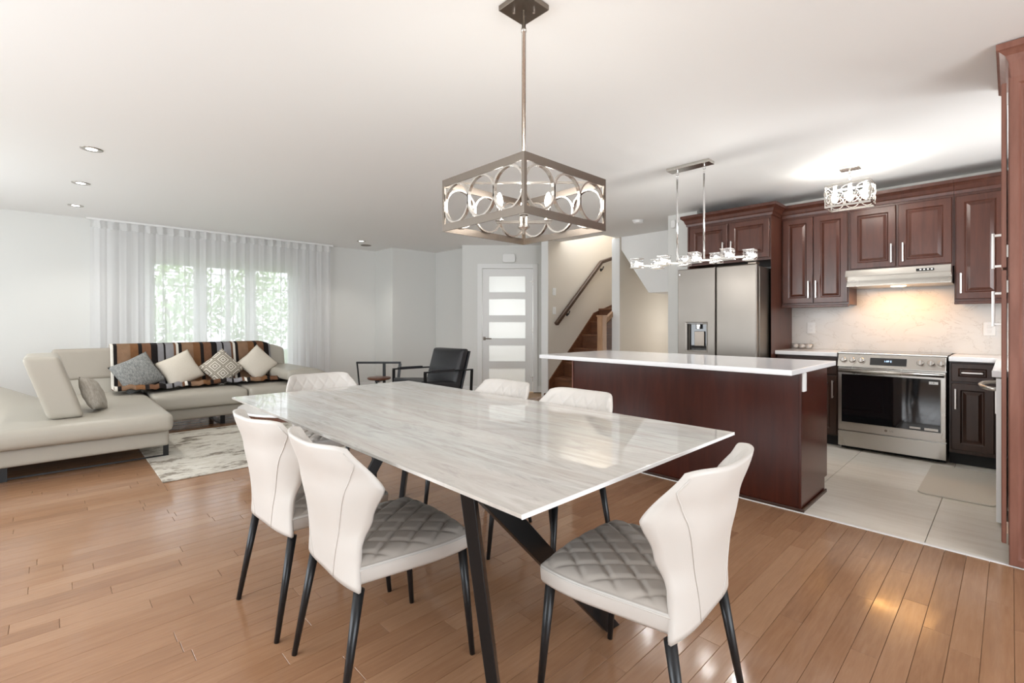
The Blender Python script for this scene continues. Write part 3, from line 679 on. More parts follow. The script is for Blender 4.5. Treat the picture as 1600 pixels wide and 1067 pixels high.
# ---- range
t = thing('kitchen_range', 'stainless steel slide-in range with black glass oven window', 'range', (0, 0, 0))
RY0, RY1 = .380, 1.150
obj('body', bx(5.47, 6.02, RY0, RY1, .05, .905), 'steel', t)
obj('foot_plinth', bx(5.52, 5.54, RY0+.01, RY1-.01, 0, .049), 'dark_gap', t)
obj('cooktop', bx(5.475, 6.025, RY0-.008, RY1+.008, .9155, .924), 'black_glass', t, bevel=.003)
obj('cooktop_rim', bx(5.455, 5.474, RY0-.008, RY1+.008, .906, .922), 'steel', t, bevel=.003)
TP = basis((5.405, 0, .79), (0, 1, 0), Vector((.05, 0, .115)).normalized(), Vector((-.115, 0, .05)).normalized())
bm = pr([(5.405, .79), (5.455, .905), (5.469, .905), (5.469, .79)], RY0, RY1, basis((0, 0, 0), (1, 0, 0), (0, 0, 1), (0, 1, 0)))
cp = obj('control_panel', bm, 'steel', t, bevel=.003)
for yk in (1.105, 1.035, .965, .545, .475, .405+.005):
    kb = bmesh.new(); P = lambda c: TP @ Vector((yk, .062, c))
    tube(kb, [P(.0005), P(.006), P(.0061), P(.024), P(.028)], [.031, .031, .026, .024, .020], 24); k = obj('knob', kb, 'steel', cp, False)
    kb = bmesh.new(); box(kb, yk-.004, yk+.004, .045, .079, .0285, .034, T=TP); bmesh.ops.recalc_face_normals(kb, faces=kb.faces); obj('grip', kb, 'chrome', k)
bm = bmesh.new(); box(bm, .638, .90, .026, .096, .0006, .002, T=TP); bmesh.ops.recalc_face_normals(bm, faces=bm.faces); ds = obj('display', bm, 'black_glass', cp)
text_mesh('1:09 E', .022, TP @ Matrix.Translation((.77, .065, .0026)) @ Matrix.Diagonal((-1, 1, 1, 1)), 'display_digits', 'display', ds)
bm = bmesh.new(); loops(bm, TX(5.469), [(RY0, RY1, .185, .78, .0), (RY0, RY1, .185, .78, .03), (RY0+.004, RY1-.004, .189, .776, .034), (.413, 1.122, .262, .718, .034), (.415, 1.12, .264, .716, .030)], closeback=0)
bmesh.ops.recalc_face_normals(bm, faces=bm.faces); od = obj('oven_door', bm, 'steel', t)
obj('oven_window', bx(5.4345, 5.4385, .416, 1.119, .265, .715), 'black_glass', od)
hb = bmesh.new(); tube(hb, [(5.405, RY0+.012, .752), (5.405, RY1-.012, .752)], .017, 14)
for yy in (RY0+.03, RY1-.03): tube(hb, [(5.405, yy, .752), (5.436, yy, .752)], .011, 10)
obj('oven_handle', hb, 'steel', od, True)
obj('sticker', bx(5.433, 5.4343, .43, .49, .672, .695), 'white_plastic', od)
text_mesh('< ☰ -', .014, basis((5.4325, .46, .684), (0, -1, 0), (0, 0, 1), (-1, 0, 0)), 'sticker_print', 'dark_gap', od, .0003)
obj('sticker', bx(5.433, 5.4343, .43, .52, .272, .292), 'steel', od); obj('sticker', bx(5.433, 5.4343, .545, .62, .275, .292), 'steel', od)
text_mesh('LG', .022, basis((5.4347, .745, .225), (0, -1, 0), (0, 0, 1), (-1, 0, 0)), 'logo_letters', 'nickel_dark', od)
obj('logo_disc', tb([(5.4352, .785, .225), (5.4340, .785, .225)], .011, 16), 'nickel_dark', od)
obj('drawer', bx(5.437, 5.469, RY0, RY1, .035, .175), 'steel', t, bevel=.003)
# ---- hood
t = thing('range_hood', 'slim stainless steel range hood under the short cabinet', 'range hood', (0, 0, 0))
T = basis((0, 0, 0), (1, 0, 0), (0, 0, 1), (0, 1, 0))
obj('canopy', pr([(6.029, 1.698), (5.50, 1.698), (5.48, 1.64), (5.56, 1.60), (5.53, 1.555), (5.53, 1.545), (6.029, 1.545)], .352, 1.104, T), 'steel', t, bevel=.003)
obj('control_plate', bx(5.4805, 5.4815, .46, .58, 1.655, 1.675), 'dark_gap', t)
for z_ in (.475, .50, .525, .55): obj('button', bx(5.475, 5.4804, z_-.006, z_+.006, 1.659, 1.671), 'steel', t)
obj('lamp', lt([(0, 0), (.05, 0), (.06, .008)], 24, (5.70, .73, 1.536)), 'warm_lamp', t, True)
light('hood_light', 'AREA', (5.80, .73, 1.528), 4, (1, .5, .16), shape='RECTANGLE', size=.1, size_y=.5)
# ---- pantry and the right hand run
TY_ = lambda Y: basis((0, Y, 0), (1, 0, 0), (0, 0, 1), (0, 1, 0))   # faces +Y; a = X
t = thing('pantry_cabinet', 'tall reddish cherry pantry cabinet at the right edge with crown', 'cabinet', (0, 0, 0))
obj('body', bx(3.402, 4.0, -.60, .010, .10, 2.53), 'cherry_light', t)
obj('toe_kick', bx(3.44, 4.0, -.60, -.05, 0, .099), 'dark_gap', t)
TE = basis((3.401, 0, 0), (0, -1, 0), (0, 0, 1), (-1, 0, 0))
obj('end_panel', panel_door(TE, -.008, .60, .006, 2.40, .012, .032), 'cherry_light', t)
for z0, z1, hz in ((1.47, 2.38, 1.61), (.105, 1.455, 1.277)):
    d_ = obj('door', panel_door(TY_(.0165), 3.402, 3.995, z0, z1, .018), 'cherry_light', t)
    obj('handle', pull(TY_(.0345), 3.93, hz, .205, off=.038, th=.014), 'handle', d_, bevel=.002)
    for hh in (z0+.08, z1-.08, ): obj('hinge', bx(3.398, 3.4015, .0102, .016, hh-.03, hh+.03), 'chrome', d_)
bm = bmesh.new(); sweep(bm, [(4.0, -.013), (3.402, -.013), (3.402, -.6)], [(o*1.05, z-2.44+2.555) if z > 2.35 else (o*1.05, z+.06) for o, z in CROWN]); 
obj('crown', bm, 'cherry_light', t)
t = thing('dishwasher', 'pale steel dishwasher with bowed bar handle beyond the pantry', 'dishwasher', (0, 0, 0))
obj('body', bx(4.02, 4.60, -.58, .03, .10, .872), 'steel', t); obj('door', bx(4.02, 4.60, .031, .062, .02, .868), 'white_plastic', t, bevel=.003)
obj('handle', tb([(4.07, .063, .80), (4.10, .10, .80), (4.2, .128, .80), (4.33, .138, .80), (4.46, .128, .80), (4.54, .10, .80), (4.57, .063, .80)], .012, 10), 'steel', t, True)
t = thing('corner_cabinet', 'dark cherry corner base cabinet beyond the dishwasher', 'cabinet', (0, 0, 0))
obj('body', bx(4.61, 5.51, -.60, .02, .10, .873), 'cherry_dark', t); obj('toe_kick', bx(4.61, 5.51, -.05, -.035, 0, .099), 'dark_gap', t)
d_ = obj('door', panel_door(TY_(.021), 4.62, 5.05, .115, .86), 'cherry_dark', t); obj('handle', pull(TY_(.042), 4.66, .66, .17), 'handle', d_, bevel=.002)
bm = pr([(x+4.87, y+.262) for x, y in rounded_rect(.94, .40, .05)], 0.0005, .012)
tag(obj('kitchen_mat', bm, 'mat', bevel=.004), 'beige cushioned mat on the tiles in front of the range', 'mat')
# ---- island
t = thing('kitchen_island', 'dark red wood kitchen island with overhanging white quartz top', 'kitchen island', (3.72, 1.85, 0))
def ib(x0, x1, y0, y1, z0, z1): return bx(x0-3.72, x1-3.72, y0-1.85, y1-1.85, z0, z1)
obj('front_panel', ib(3.42, 3.438, .935, 2.745, .0, .879), 'island', t)
obj('corner_post', ib(3.415, 3.44, .918, .9345, .0, .879), 'island', t, bevel=.002)
obj('end_panel', pr([(3.4405-3.72, 0), (3.4405-3.72, .879), (4.03-3.72, .879), (4.03-3.72, .10), (3.965-3.72, .10), (3.965-3.72, 0)], .92-1.85, .938-1.85, basis((0, 0, 0), (1, 0, 0), (0, 0, 1), (0, 1, 0))), 'island', t)
obj('end_panel', ib(3.42, 4.0, 2.746, 2.765, .0, .879), 'island', t)
obj('carcass', ib(3.439, 4.0, .939, 2.745, .10, .878), 'island', t)
obj('shoe_moulding', bxs((3.403-3.72, 3.4145-3.72, .90-1.85, 2.765-1.85, .004, .022), (3.4146-3.72, 3.965-3.72, .905-1.85, .917-1.85, 0, .022)), 'cherry_dark', t, bevel=.003)
obj('edge_strip', ib(3.412, 3.4195, 2.755, 2.765, .0, .879), 'cherry_light', t)
for k in range(3):
    d_ = obj('door', panel_door(basis((4.001-3.72, 0, 0), (0, -1, 0), (0, 0, 1), (1, 0, 0)), 1.85-.95-.6*(k+1)+.01, 1.85-.95-.6*k, .115, .86), 'island', t)
obj('worktop', ib(3.176, 4.22, .905, 2.95, .880, .914), 'quartz', t, bevel=.004)
obj('power_outlet', ib(3.425, 3.48, .905, .9185, .76, .879), 'white_plastic', t, bevel=.003)
# ================================================================== LIGHT FITTINGS
def ring_band(bm, c, r, w, th, ax_u, ax_v, ax_n, n=32):
    c = Vector(c); u, v, nn = Vector(ax_u), Vector(ax_v), Vector(ax_n); prev = None; R = []
    for k in range(n):
        a = 2*PI*k/n; d = u*math.cos(a)+v*math.sin(a)
        R.append([bm.verts.new(c+d*(r+s*th/2)+nn*q*w/2) for s, q in ((-1, -1), (1, -1), (1, 1), (-1, 1))])
    for k in range(n):
        A, B = R[k], R[(k+1) % n]
        for j in range(4): bm.faces.new((A[j], A[(j+1) % 4], B[(j+1) % 4], B[j]))
ch = thing('chandelier', 'square brushed nickel chandelier with ring pattern hanging over the dining table', 'chandelier', (1.465, 1.452, H))
z1, z0 = 1.8085-H, 1.587-H; hs = .2485; bw = .03; th = .006
for nm, za, zb in (('top_frame', z1-bw, z1), ('bottom_frame', z0, z0+bw)):
    obj(nm, bxs((-hs, hs, -hs, -hs+th, za, zb), (-hs, hs, hs-th, hs, za, zb), (-hs, -hs+th, -hs+th, hs-th, za, zb), (hs-th, hs, -hs+th, hs-th, za, zb)), 'nickel_dark', ch)
for sx in (-1, 1):
    for sy in (-1, 1):
        obj('corner_strip', bxs((min(sx*hs, sx*(hs-.014)), max(sx*hs, sx*(hs-.014)), min(sy*hs, sy*(hs-.005)), max(sy*hs, sy*(hs-.005)), z0+bw, z1-bw), (min(sx*hs, sx*(hs-.005)), max(sx*hs, sx*(hs-.005)), min(sy*(hs-.0051), sy*(hs-.014)), max(sy*(hs-.0051), sy*(hs-.014)), z0+bw, z1-bw)), 'nickel_dark', ch)
rr = (z1-z0-2*bw)/2+.004; zc = (z0+z1)/2
for side in range(4):
    a = side*PI/2; u = Vector((math.cos(a), math.sin(a), 0)); nn_ = Vector((math.sin(a), -math.cos(a), 0))
    for k in (-1, 0, 1):
        bm = bmesh.new(); ring_band(bm, nn_*(hs-.010)+u*k*.158+Vector((0, 0, zc)), rr-.004, .014, .007, u, (0, 0, 1), nn_); bmesh.ops.recalc_face_normals(bm, faces=bm.faces); obj('ring', bm, 'nickel', ch)
bm = bmesh.new()
for sx, sy in ((1, 1), (-1, 1)): beam(bm, (-sx*(hs-.01), -sy*(hs-.01), z1-.012), (sx*(hs-.01), sy*(hs-.01), z1-.012), .008, .008)
bmesh.ops.recalc_face_normals(bm, faces=bm.faces); obj('cross_bar', bm, 'nickel', ch)
obj('canopy', bxs((-.077, .077, -.077, .077, -.024, -.0005)), 'nickel_dark', ch, bevel=.003)
for sx in (-1, 1): obj('canopy_screw', tb([(sx*.03, -sx*.03, -.024), (sx*.03, -sx*.03, -.034)], .006, 10), 'chrome', ch)
obj('stem', tb([(0, 0, -.024), (0, 0, -.10), (0, 0, -.101), (0, 0, -.115), (0, 0, -.116), (0, 0, z0+.05)], [.009, .009, .0115, .0115, .009, .009], 14), 'nickel', ch, True)
obj('hub', lt([(0, z0-.012), (.006, z0-.012), (.008, z0+.004), (.026, z0+.016), (.026, z0+.022), (.02, z0+.028), (.02, z0+.06), (.009, z0+.064)], 20), 'nickel', ch, True)
for k in range(4):
    a = PI/4+k*PI/2; c_, s_ = math.cos(a), math.sin(a); r_ = .105
    obj('arm', bar((c_*.018, s_*.018, z0+.04), (c_*(r_+.012), s_*(r_+.012), z0+.04), .012, .012), 'nickel', ch)
    sl = obj('candle_sleeve', lt([(.018, .046), (.018, .052), (.011, .053), (.011, .10), (0, .101)], 16, (c_*r_, s_*r_, z0)), 'nickel', ch, True)
    obj('bulb', lt([(.007, .1), (.013, .112), (.016, .128), (.013, .148), (.005, .165), (0, .168)], 14, (c_*r_, s_*r_, z0)), 'bulb', sl, True)
    l = light('chandelier_glow', 'POINT', (c_*(r_), s_*(r_), z0+.185), 3.2, (1, .96, .9), shadow_soft_size=.015); l.parent = ch
# island pendant
pd = thing('island_pendant', 'linear chrome pendant with eight glowing crystal cubes above the island', 'pendant light', (3.97, 1.92, H))
obj('canopy', bx(-.055, .055, -.19, .19, -.028, -.0005), 'nickel', pd, bevel=.003)
obj('crossbar', bx(-.012, .012, -.44, .46, -.842, -.826), 'nickel', pd, bevel=.002)
for yy in (-.125, .115):
    obj('rod', tb([(0, yy, -.10), (0, yy, -.826)], .008, 12), 'chrome', pd, True)
    bm = bmesh.new(); ring_band(bm, (0, yy, -.052), .014, .004, .004, (0, 1, 0), (0, 0, 1), (1, 0, 0), 16); ring_band(bm, (0, yy, -.076), .014, .004, .004, (1, 0, 0), (0, 0, 1), (0, 1, 0), 16); tube(bm, [(0, yy, -.028), (0, yy, -.04)], .006, 8); tube(bm, [(0, yy, -.088), (0, yy, -.10)], .008, 8)
    bmesh.ops.recalc_face_normals(bm, faces=bm.faces); obj('chain_link', bm, 'chrome', pd)
yk = [.42, .30, .17, .05, -.10, -.21, -.33, -.43]
for i, yy in enumerate([.41, .14, -.14, -.41]):
    for s in (-1, 1):
        y_ = yy-s*0.055; x_ = -.085 if s < 0 else .085
        obj('arm', bxs((min(0, x_), max(0, x_), y_-.005, y_+.005, -.839, -.829)), 'nickel', pd)
        cb = obj('crystal_cube', bx(x_-.043, x_+.043, y_-.043, y_+.043, -.852, -.776), 'crystal', pd, bevel=.006)
        obj('metal_frame', bx(x_-.045, x_+.045, y_-.045, y_+.045, -.858, -.853), 'chrome', cb); obj('metal_frame', bx(x_-.045, x_+.045, y_-.045, y_+.045, -.7755, -.772), 'chrome', cb)
        bm = bmesh.new()
        for k in range(10):
            a = random.random()*6.28; b_ = random.uniform(-.03, .03); c = Vector((x_+.025*math.cos(a), y_+.025*math.sin(a), -.814+b_)); q = .008
            tube(bm, [c-Vector((0, 0, q)), c, c+Vector((0, 0, q))], [.001, .008, .001], 5)
        obj('crystal_drops', bm, 'crystal_lit', cb)
        obj('bulb', lt([(0, -.016), (.012, -.010), (.016, 0), (.012, .010), (0, .016)], 12, (x_, y_, -.814)), 'bulb', cb, True)
    l = light('pendant_glow', 'POINT', (0, yy, -.90), 3.5, (1, .97, .93), shadow_soft_size=.012); l.parent = pd
# flush fitting by the cabinets
ff = thing('flush_ceiling_light', 'rectangular chrome ring pattern ceiling light in front of the kitchen cabinets', 'ceiling light', (5.02, .975, H))
obj('canopy', bx(-.06, .06, -.075, .075, -.025, -.0005), 'nickel', ff, bevel=.003)
obj('stem', tb([(0, 0, -.025), (0, 0, -.13)], .009, 12), 'chrome', ff, True)
fx, fy, za, zb = .11, .165, -.355, -.155
fr = bmesh.new()
for z in (za, zb-.017):
    for b_ in ((-fx, fx, -fy, -fy+.006, z, z+.017), (-fx, fx, fy-.006, fy, z, z+.017), (-fx, -fx+.006, -fy+.006, fy-.006, z, z+.017), (fx-.006, fx, -fy+.006, fy-.006, z, z+.017)): box(fr, *b_)
for sx in (-1, 1):
    for sy in (-1, 1): box(fr, sx*fx-.004-sx*.004, sx*fx+.004-sx*.004, sy*fy-.004-sy*.004, sy*fy+.004-sy*.004, za+.017, zb-.017)
obj('frame', fr, 'nickel', ff)
for sx in (-1, 1):
    for k in (-1, 0, 1):
        for q in ((.058, 0), ):
            bm = bmesh.new(); ring_band(bm, (sx*(fx-.012), k*.114, zb-.075), .056, .010, .006, (0, 1, 0), (0, 0, 1), (1, 0, 0)); ring_band(bm, (sx*(fx-.012), k*.114, za+.07), .052, .010, .006, (0, 1, 0), (0, 0, 1), (1, 0, 0)); bmesh.ops.recalc_face_normals(bm, faces=bm.faces); obj('ring', bm, 'nickel', ff)
for sy in (-1, 1):
    for k in (-.5, .5):
        bm = bmesh.new(); ring_band(bm, (k*.11, sy*(fy-.012), (za+zb)/2), .053, .010, .006, (1, 0, 0), (0, 0, 1), (0, 1, 0)); bmesh.ops.recalc_face_normals(bm, faces=bm.faces); obj('ring', bm, 'nickel', ff)
obj('lamp_bar', bx(-.012, .012, -fy+.02, fy-.02, -.14, -.125), 'nickel', ff)
for k in (-1, 0, 1):
    obj('bulb', lt([(0, -.30), (.02, -.29), (.03, -.262), (.024, -.225), (.013, -.195), (.013, -.14)], 16, (0, k*.11, 0)), 'bulb', ff, True)
    for sx in (-1, 1): l = light('flush_glow', 'POINT', (sx*.055, k*.11, -.16), 2.4, (1, .97, .92), shadow_soft_size=.012); l.parent = ff
# ================================================================== LIVING ROOM
tag(obj('area_rug', bx(.60, 3.1, 4.39, 6.28, .0005, .012), 'rug', bevel=.004), 'cream and grey distressed area rug in front of the sofa', 'rug')
SG = 'sofa'
sf = thing('sectional_sofa', 'grey leather L-shaped sectional sofa with chaise in front of the window', 'sofa', (1.0, 6.4, 0))
SX, SY = 1.0, 6.4
def soft(x0, x1, y0, y1, z0, z1, bev=.05, nx=1, puff=0, m=SG, name='cushion', fn=None, seg=4, parent=None):
    """cushion: subdivided box with rounded edges and a crowned top"""
    bm = bmesh.new(); box(bm, x0-SX, x1-SX, y0-SY, y1-SY, z0, z1)
    bmesh.ops.bevel(bm, geom=list(bm.edges), offset=bev, segments=seg, profile=.6, affect='EDGES')
    bmesh.ops.subdivide_edges(bm, edges=[e for e in bm.edges if e.calc_length() > .12], cuts=6, use_grid_fill=True)
    for v in bm.verts:
        u = (v.co.x+SX-x0)/(x1-x0)*2-1; w_ = (v.co.y+SY-y0)/(y1-y0)*2-1
        if v.co.z > (z0+z1)/2: v.co.z += puff*max(0, (1-u*u))*max(0, (1-w_*w_))
        if fn: v.co = fn(v.co)
    return obj(name, bm, m, parent or sf, True)
# chaise (left), seat run (right)
soft(-1.25, .755, 5.17, 7.2, .115, .255, .03, name='base', parent=sf)
def chs(c):
    c = c.copy(); X, Y = c.x+SX, c.y+SY
    if c.z > .34:
        s = min(1, max(0, (-.05-X)/.5)); q = min(1, max(0, (Y-5.7)/.9)); c.z += .2*s*s*(3-2*s)*q*q*(3-2*q)
    return c
soft(-1.28, .775, 5.06, 7.15, .256, .41, .065, puff=.025, name='chaise_cushion', fn=chs)
soft(.757, 2.30, 6.40, 7.2, .115, .245, .03, name='base')
soft(.78, 1.70, 6.30, 7.12, .246, .42, .055, puff=.02, name='seat_cushion')
soft(1.705, 2.36, 6.30, 7.12, .246, .42, .055, puff=.02, name='seat_cushion')
lean = lambda c: Vector((c.x, c.y+max(0, c.z-.4)*.22, c.z))
soft(.02, 2.40, 7.10, 7.34, .26, .64, .05, name='back_base', fn=lean)
soft(.0, .62, 7.08, 7.24, .57, .91, .045, name='headrest', fn=lean, m='sofa_mesh')
soft(.63, 1.50, 7.08, 7.24, .60, .915, .045, name='headrest', fn=lean)
def rsh(c):
    c = lean(c); X = c.x+SX
    if X > 2.15 and c.z > .6: c.z -= .07*((X-2.15)/.25)**2
    return c
soft(1.51, 2.40, 7.08, 7.24, .60, .915, .045, name='headrest', fn=rsh)
def armf(c):
    c = c.copy(); X = c.x+SX; c.z += -.11*max(0, (X-2.35)/.35)**2+.03*math.sin((X-2.1)*5) if c.z > .0 else 0; return c
soft(2.12, 2.70, 6.22, 7.25, .47, .60, .06, name='armrest', fn=armf)
soft(2.302, 2.44, 6.45, 7.2, .13, .47, .03, name='arm_support')
def hf(c):
    c = c.copy(); c.x -= max(0, c.z-.42)*.30; return c
soft(-.02, .20, 5.30, 6.05, .42, .93, .05, name='backrest_block', fn=hf, m=SG)
for yy in (5.24, 6.9):
    bm = bmesh.new(); y = yy-SY
    for x in (-.28, .72): box(bm, x-SX, x+.04-SX, y, y+.012, .0125 if x > .5 else .0005, .114)
    box(bm, -.24-SX, .72-SX, y, y+.012, .0125, .024)
    obj('leg', bm, 'black_metal', sf)
for x in (1.45, 2.2):
    bm = bmesh.new(); box(bm, x-SX, x+.05-SX, 6.52-SY, 6.53-SY, .0005, .114); box(bm, x-SX, x+.05-SX, 7.08-SY, 7.09-SY, .0005, .114); box(bm, x-SX, x+.05-SX, 6.531-SY, 7.079-SY, .0005, .012); obj('leg', bm, 'black_metal', sf)
# throw over the backs
NP = [(7.40, .62), (7.395, .80), (7.372, .92), (7.33, .955), (7.26, .955), (7.185, .935), (7.165, .90), (7.125, .75), (7.09, .64), (7.065, .56), (7.045, .49), (7.00, .462), (6.9, .462), (6.78, .462), (6.66, .462), (6.60, .465)]
def thr(u, v):
    k = v*(len(NP)-1); i = min(int(k), len(NP)-2); f_ = k-i; y = NP[i][0]*(1-f_)+NP[i+1][0]*f_; z = NP[i][1]*(1-f_)+NP[i+1][1]*f_
    x = .487+u*1.715
    front = max(0, (v-.72)/.28)
    wv_ = .012*math.sin(x*23)+.007*math.sin(x*51+1)
    y += (.05*math.sin(x*5)+.03*math.sin(x*13))*front; z += (abs(wv_)*1.2)*front + (.05 if v > .9 else 0)*math.sin((v-.9)/.1*PI)*1.0
    if x > 2.1 and z > .62: z -= .03*((x-2.1)/.1)
    return Vector((x, y+.004*math.sin(x*31+v*7), z))
bm = bmesh.new(); grid(bm, 90, 60, thr); o = obj('throw_blanket', bm, 'throw', None, True); s = o.modifiers.new('s', 'SOLIDIFY'); s.thickness = .008; s.offset = 1
tag(o, 'brown, black and grey striped throw draped over the sofa back', 'blanket')
def pillow(name, m, cx, cy, cz, size, ang, tilt, label, cat='pillow', thick=.075, yaw=0, crumple=0):
    bm = bmesh.new(); n_ = 18
    for sgn in (-1, 1):
        def fn(u, v):
            a, b = u*2-1, v*2-1; ea = 1-.10*(1-a*a)*0; 
            pin = 1-.07*(1-abs(a*b)) * (abs(a)**4+abs(b)**4)
            t_ = thick*(max(0, 1-a*a)**.5*max(0, 1-b*b)**.5)**.75
            w_ = crumple*math.sin(a*7+b*3)*math.cos(b*6)
            return Vector((a*size/2*pin, sgn*t_+w_, b*size/2*pin))
        grid(bm, n_, n_, fn)
    bmesh.ops.remove_doubles(bm, verts=bm.verts, dist=.0008); bmesh.ops.recalc_face_normals(bm, faces=bm.faces)
    o = obj(name, bm, m, None, True); o.location = (cx, cy, cz)
    o.rotation_euler = (Matrix.Rotation(yaw, 3, 'Z') @ Matrix.Rotation(-tilt, 3, 'X') @ Matrix.Rotation(ang, 3, 'Y')).to_euler()
    tag(o, label, cat, 'throw pillows on the sofa'); return o
R = math.radians
pillow('throw_pillow', 'tweed', .71, 6.90, .625, .39, R(-32+5), R(22), 'grey tweed pillow leftmost against the striped throw')
pillow('throw_pillow', 'cream', 1.12, 6.93, .64, .38, R(-26), R(20), 'plain cream pillow between the grey tweed and the diamond pillow')
pillow('throw_pillow', 'diamond', 1.555, 6.92, .635, .37, R(-40), R(20), 'beige diamond patterned pillow on the striped throw')
pillow('throw_pillow', 'cream', 1.98, 6.95, .665, .37, R(-42), R(18), 'plain cream pillow nearest the right armrest')
pillow('throw_pillow', 'knit', .27, 5.66, .565, .31, R(12), R(22), 'crumpled beige grey pillow beside the chaise backrest block', yaw=R(75), crumple=.004, thick=.06)
# coffee table
t = thing('coffee_table', 'low oval coffee table with pale top behind the dining chairs', 'coffee table', (1.62, 4.72, .0125))
bm = bmesh.new(); pts = [(.42*math.cos(a*PI/18), .55*math.sin(a*PI/18)) for a in range(36)]
obj('table_top', pr(pts, .385, .405), 'quartz', t, bevel=.004); obj('apron', pr([(x*.8, y*.85) for x, y in pts], .33, .384), 'walnut', t)
for a in (45, 135, 225, 315): obj('leg', tb([(.26*math.cos(R(a)), .36*math.sin(R(a)), .329), (.3*math.cos(R(a)), .42*math.sin(R(a)), 0)], [.02, .014], 10), 'black_metal', t, True)
# black leather armchair
ac = thing('armchair', 'black leather lounge armchair with thin black metal frame beside the door', 'armchair', (3.62, 5.28, 0), R(3))
AW = .34
for s in (-1, 1):
    y = s*AW
    bm = bmesh.new(); P_ = [(-.36, y, 0), (-.36, y, .60), (.40, y, .60)]
    beam(bm, (-.37, y, 0), (-.37, y, .595), .02, .034, (1, 0, 0)); beam(bm, (-.38, y, .60), (.40, y, .585), .034, .018); beam(bm, (.39, y, .58), (.36, y, 0), .02, .034, (1, 0, 0)); beam(bm, (-.365, y, .006), (.36, y, .006), .028, .012)
    bmesh.ops.recalc_face_normals(bm, faces=bm.faces); fr_ = obj('arm_frame', bm, 'black_metal', ac)
    obj('arm_pad', bar((-.30, y, .604), (.08, y, .598), .044, .034), 'leather_black', fr_, bevel=.005)
obj('cross_rail', bxs((-.375, -.35, -AW+.007, AW-.007, .28, .30), (.32, .345, -AW+.007, AW-.007, .28, .30)), 'black_metal', ac)
def cush(x0, x1, y0, y1, z0, z1, bev, fn=None, m='leather_black', name='cushion', parent=None):
    bm = bmesh.new(); box(bm, x0, x1, y0, y1, z0, z1); bmesh.ops.bevel(bm, geom=list(bm.edges), offset=bev, segments=4, profile=.6, affect='EDGES')
    bmesh.ops.subdivide_edges(bm, edges=[e for e in bm.edges if e.calc_length() > .1], cuts=5, use_grid_fill=True)
    for v in bm.verts:
        u = (v.co.x-x0)/(x1-x0)*2-1; w_ = (v.co.y-y0)/(y1-y0)*2-1; h_ = (v.co.z-z0)/(z1-z0)*2-1
        if fn: v.co = fn(v.co, u, w_, h_)
    return obj(name, bm, m, parent, True)
def sfn(c, u, w_, h_): return Vector((c.x, c.y, c.z+(.02*(1-u*u)*(1-w_*w_) if h_ > 0 else 0)-(c.x+.35)*.10))
cush(-.40, .22, -AW+.025, AW-.025, .35, .49, .035, sfn, name='seat', parent=ac)
def bfn(c, u, w_, h_): return Vector((c.x+(c.z-.36)*.30+(-.035*(1-w_*w_)*(1-h_*h_) if u < 0 else 0), c.y, c.z))
cush(.10, .22, -AW+.03, AW-.03, .36, .86, .04, bfn, name='backrest', parent=ac)
cush(.225, .25, -AW+.02, AW-.02, .28, .83, .008, bfn, name='back_sling', parent=ac)
# small low-backed stool chair in the corner
sc_ = thing('corner_chair', 'small black framed low chair with brown round seat in the far corner', 'chair', (3.62, 6.72, 0), math.atan2(-.6928, .7212))
# local x = along picture right, y = away
obj('back_rail', bx(-.34, .34, -.02, .02, .582, .612), 'black_metal', sc_, bevel=.004)
obj('back_post', bar((.085, .0, .0), (.085, .0, .581), .042, .025, (0, 1, 0)), 'black_metal', sc_)
obj('leg', tb([(-.33, 0, .584), (-.27, .0, 0)], [.013, .011], 8), 'black_metal', sc_, True)
obj('leg', bar((.33, 0, .584), (.27, -.02, 0), .04, .03, (0, 1, 0)), 'black_metal', sc_)
obj('seat', lt([(0, 0), (.15, .0), (.17, .012), (.17, .03), (.16, .036), (0, .036)], 28, (.06, -.19, .36)), 'walnut', sc_, True)
obj('seat_support', bxs((.03, .09, -.30, -.02, .33, .359)), 'black_metal', sc_)
obj('leg', tb([(.06, -.32, .335), (.06, -.36, 0)], [.014, .010], 8), 'black_metal', sc_, True)

# ================================================================== DINING
dt = thing('dining_table', 'long rectangular dining table with glossy grey marble top and crossed black legs', 'dining table', (1.37, 1.98, 0))
obj('table_top', bx(-.60, .60, -1.21, 1.21, .747, .757), 'table_top', dt)
obj('glass_edge', bxs((-.601, .601, -1.2135, -1.2105, .7462, .7572)), 'glass_edge', dt)
obj('under_plate', bx(-.585, .585, -1.195, 1.195, .738, .7465), 'black_metal', dt)
obj('top_rail', bxs((-.52, -.45, -.90, .2, .71, .7375), (.40, .47, -.2, .96, .71, .7375)), 'black_metal', dt)
def tleg(top, foot):
    bm = bmesh.new(); a = Vector(top); b = Vector(foot)
    d = (b-a); h2 = Vector((d.x, d.y, 0)); side = Vector((-h2.y, h2.x, 0)).normalized() if h2.length > .2 else Vector((.7, -.7, 0)).normalized()
    fw = Vector((-side.y, side.x, 0)); w_ = .036; t_ = .02
    ln = 1.0+.35*(h2.length/.74)
    rr_ = [[bm.verts.new(p+side*s*t_*k+fw*q*w_*k*ln) for s, q in ((-1, -1), (1, -1), (1, 1), (-1, 1))] for p, k in ((a, 1.0), (b, .8))]
    for k in range(4): bm.faces.new((rr_[0][k], rr_[0][(k+1) % 4], rr_[1][(k+1) % 4], rr_[1][k]))
    bm.faces.new(rr_[0][::-1]); bm.faces.new(rr_[1]); bmesh.ops.recalc_face_normals(bm, faces=bm.faces); return bm
cx, cy = 1.37, 1.98
obj('leg', tleg((.885-cx, 1.115-cy, .737), (.955-cx, 1.05-cy, .0005)), 'black_metal', dt, bevel=.003)
obj('leg', tleg((.91-cx, 1.14-cy, .737), (1.585-cx, 1.09-cy, .0005)), 'black_metal', dt, bevel=.003)
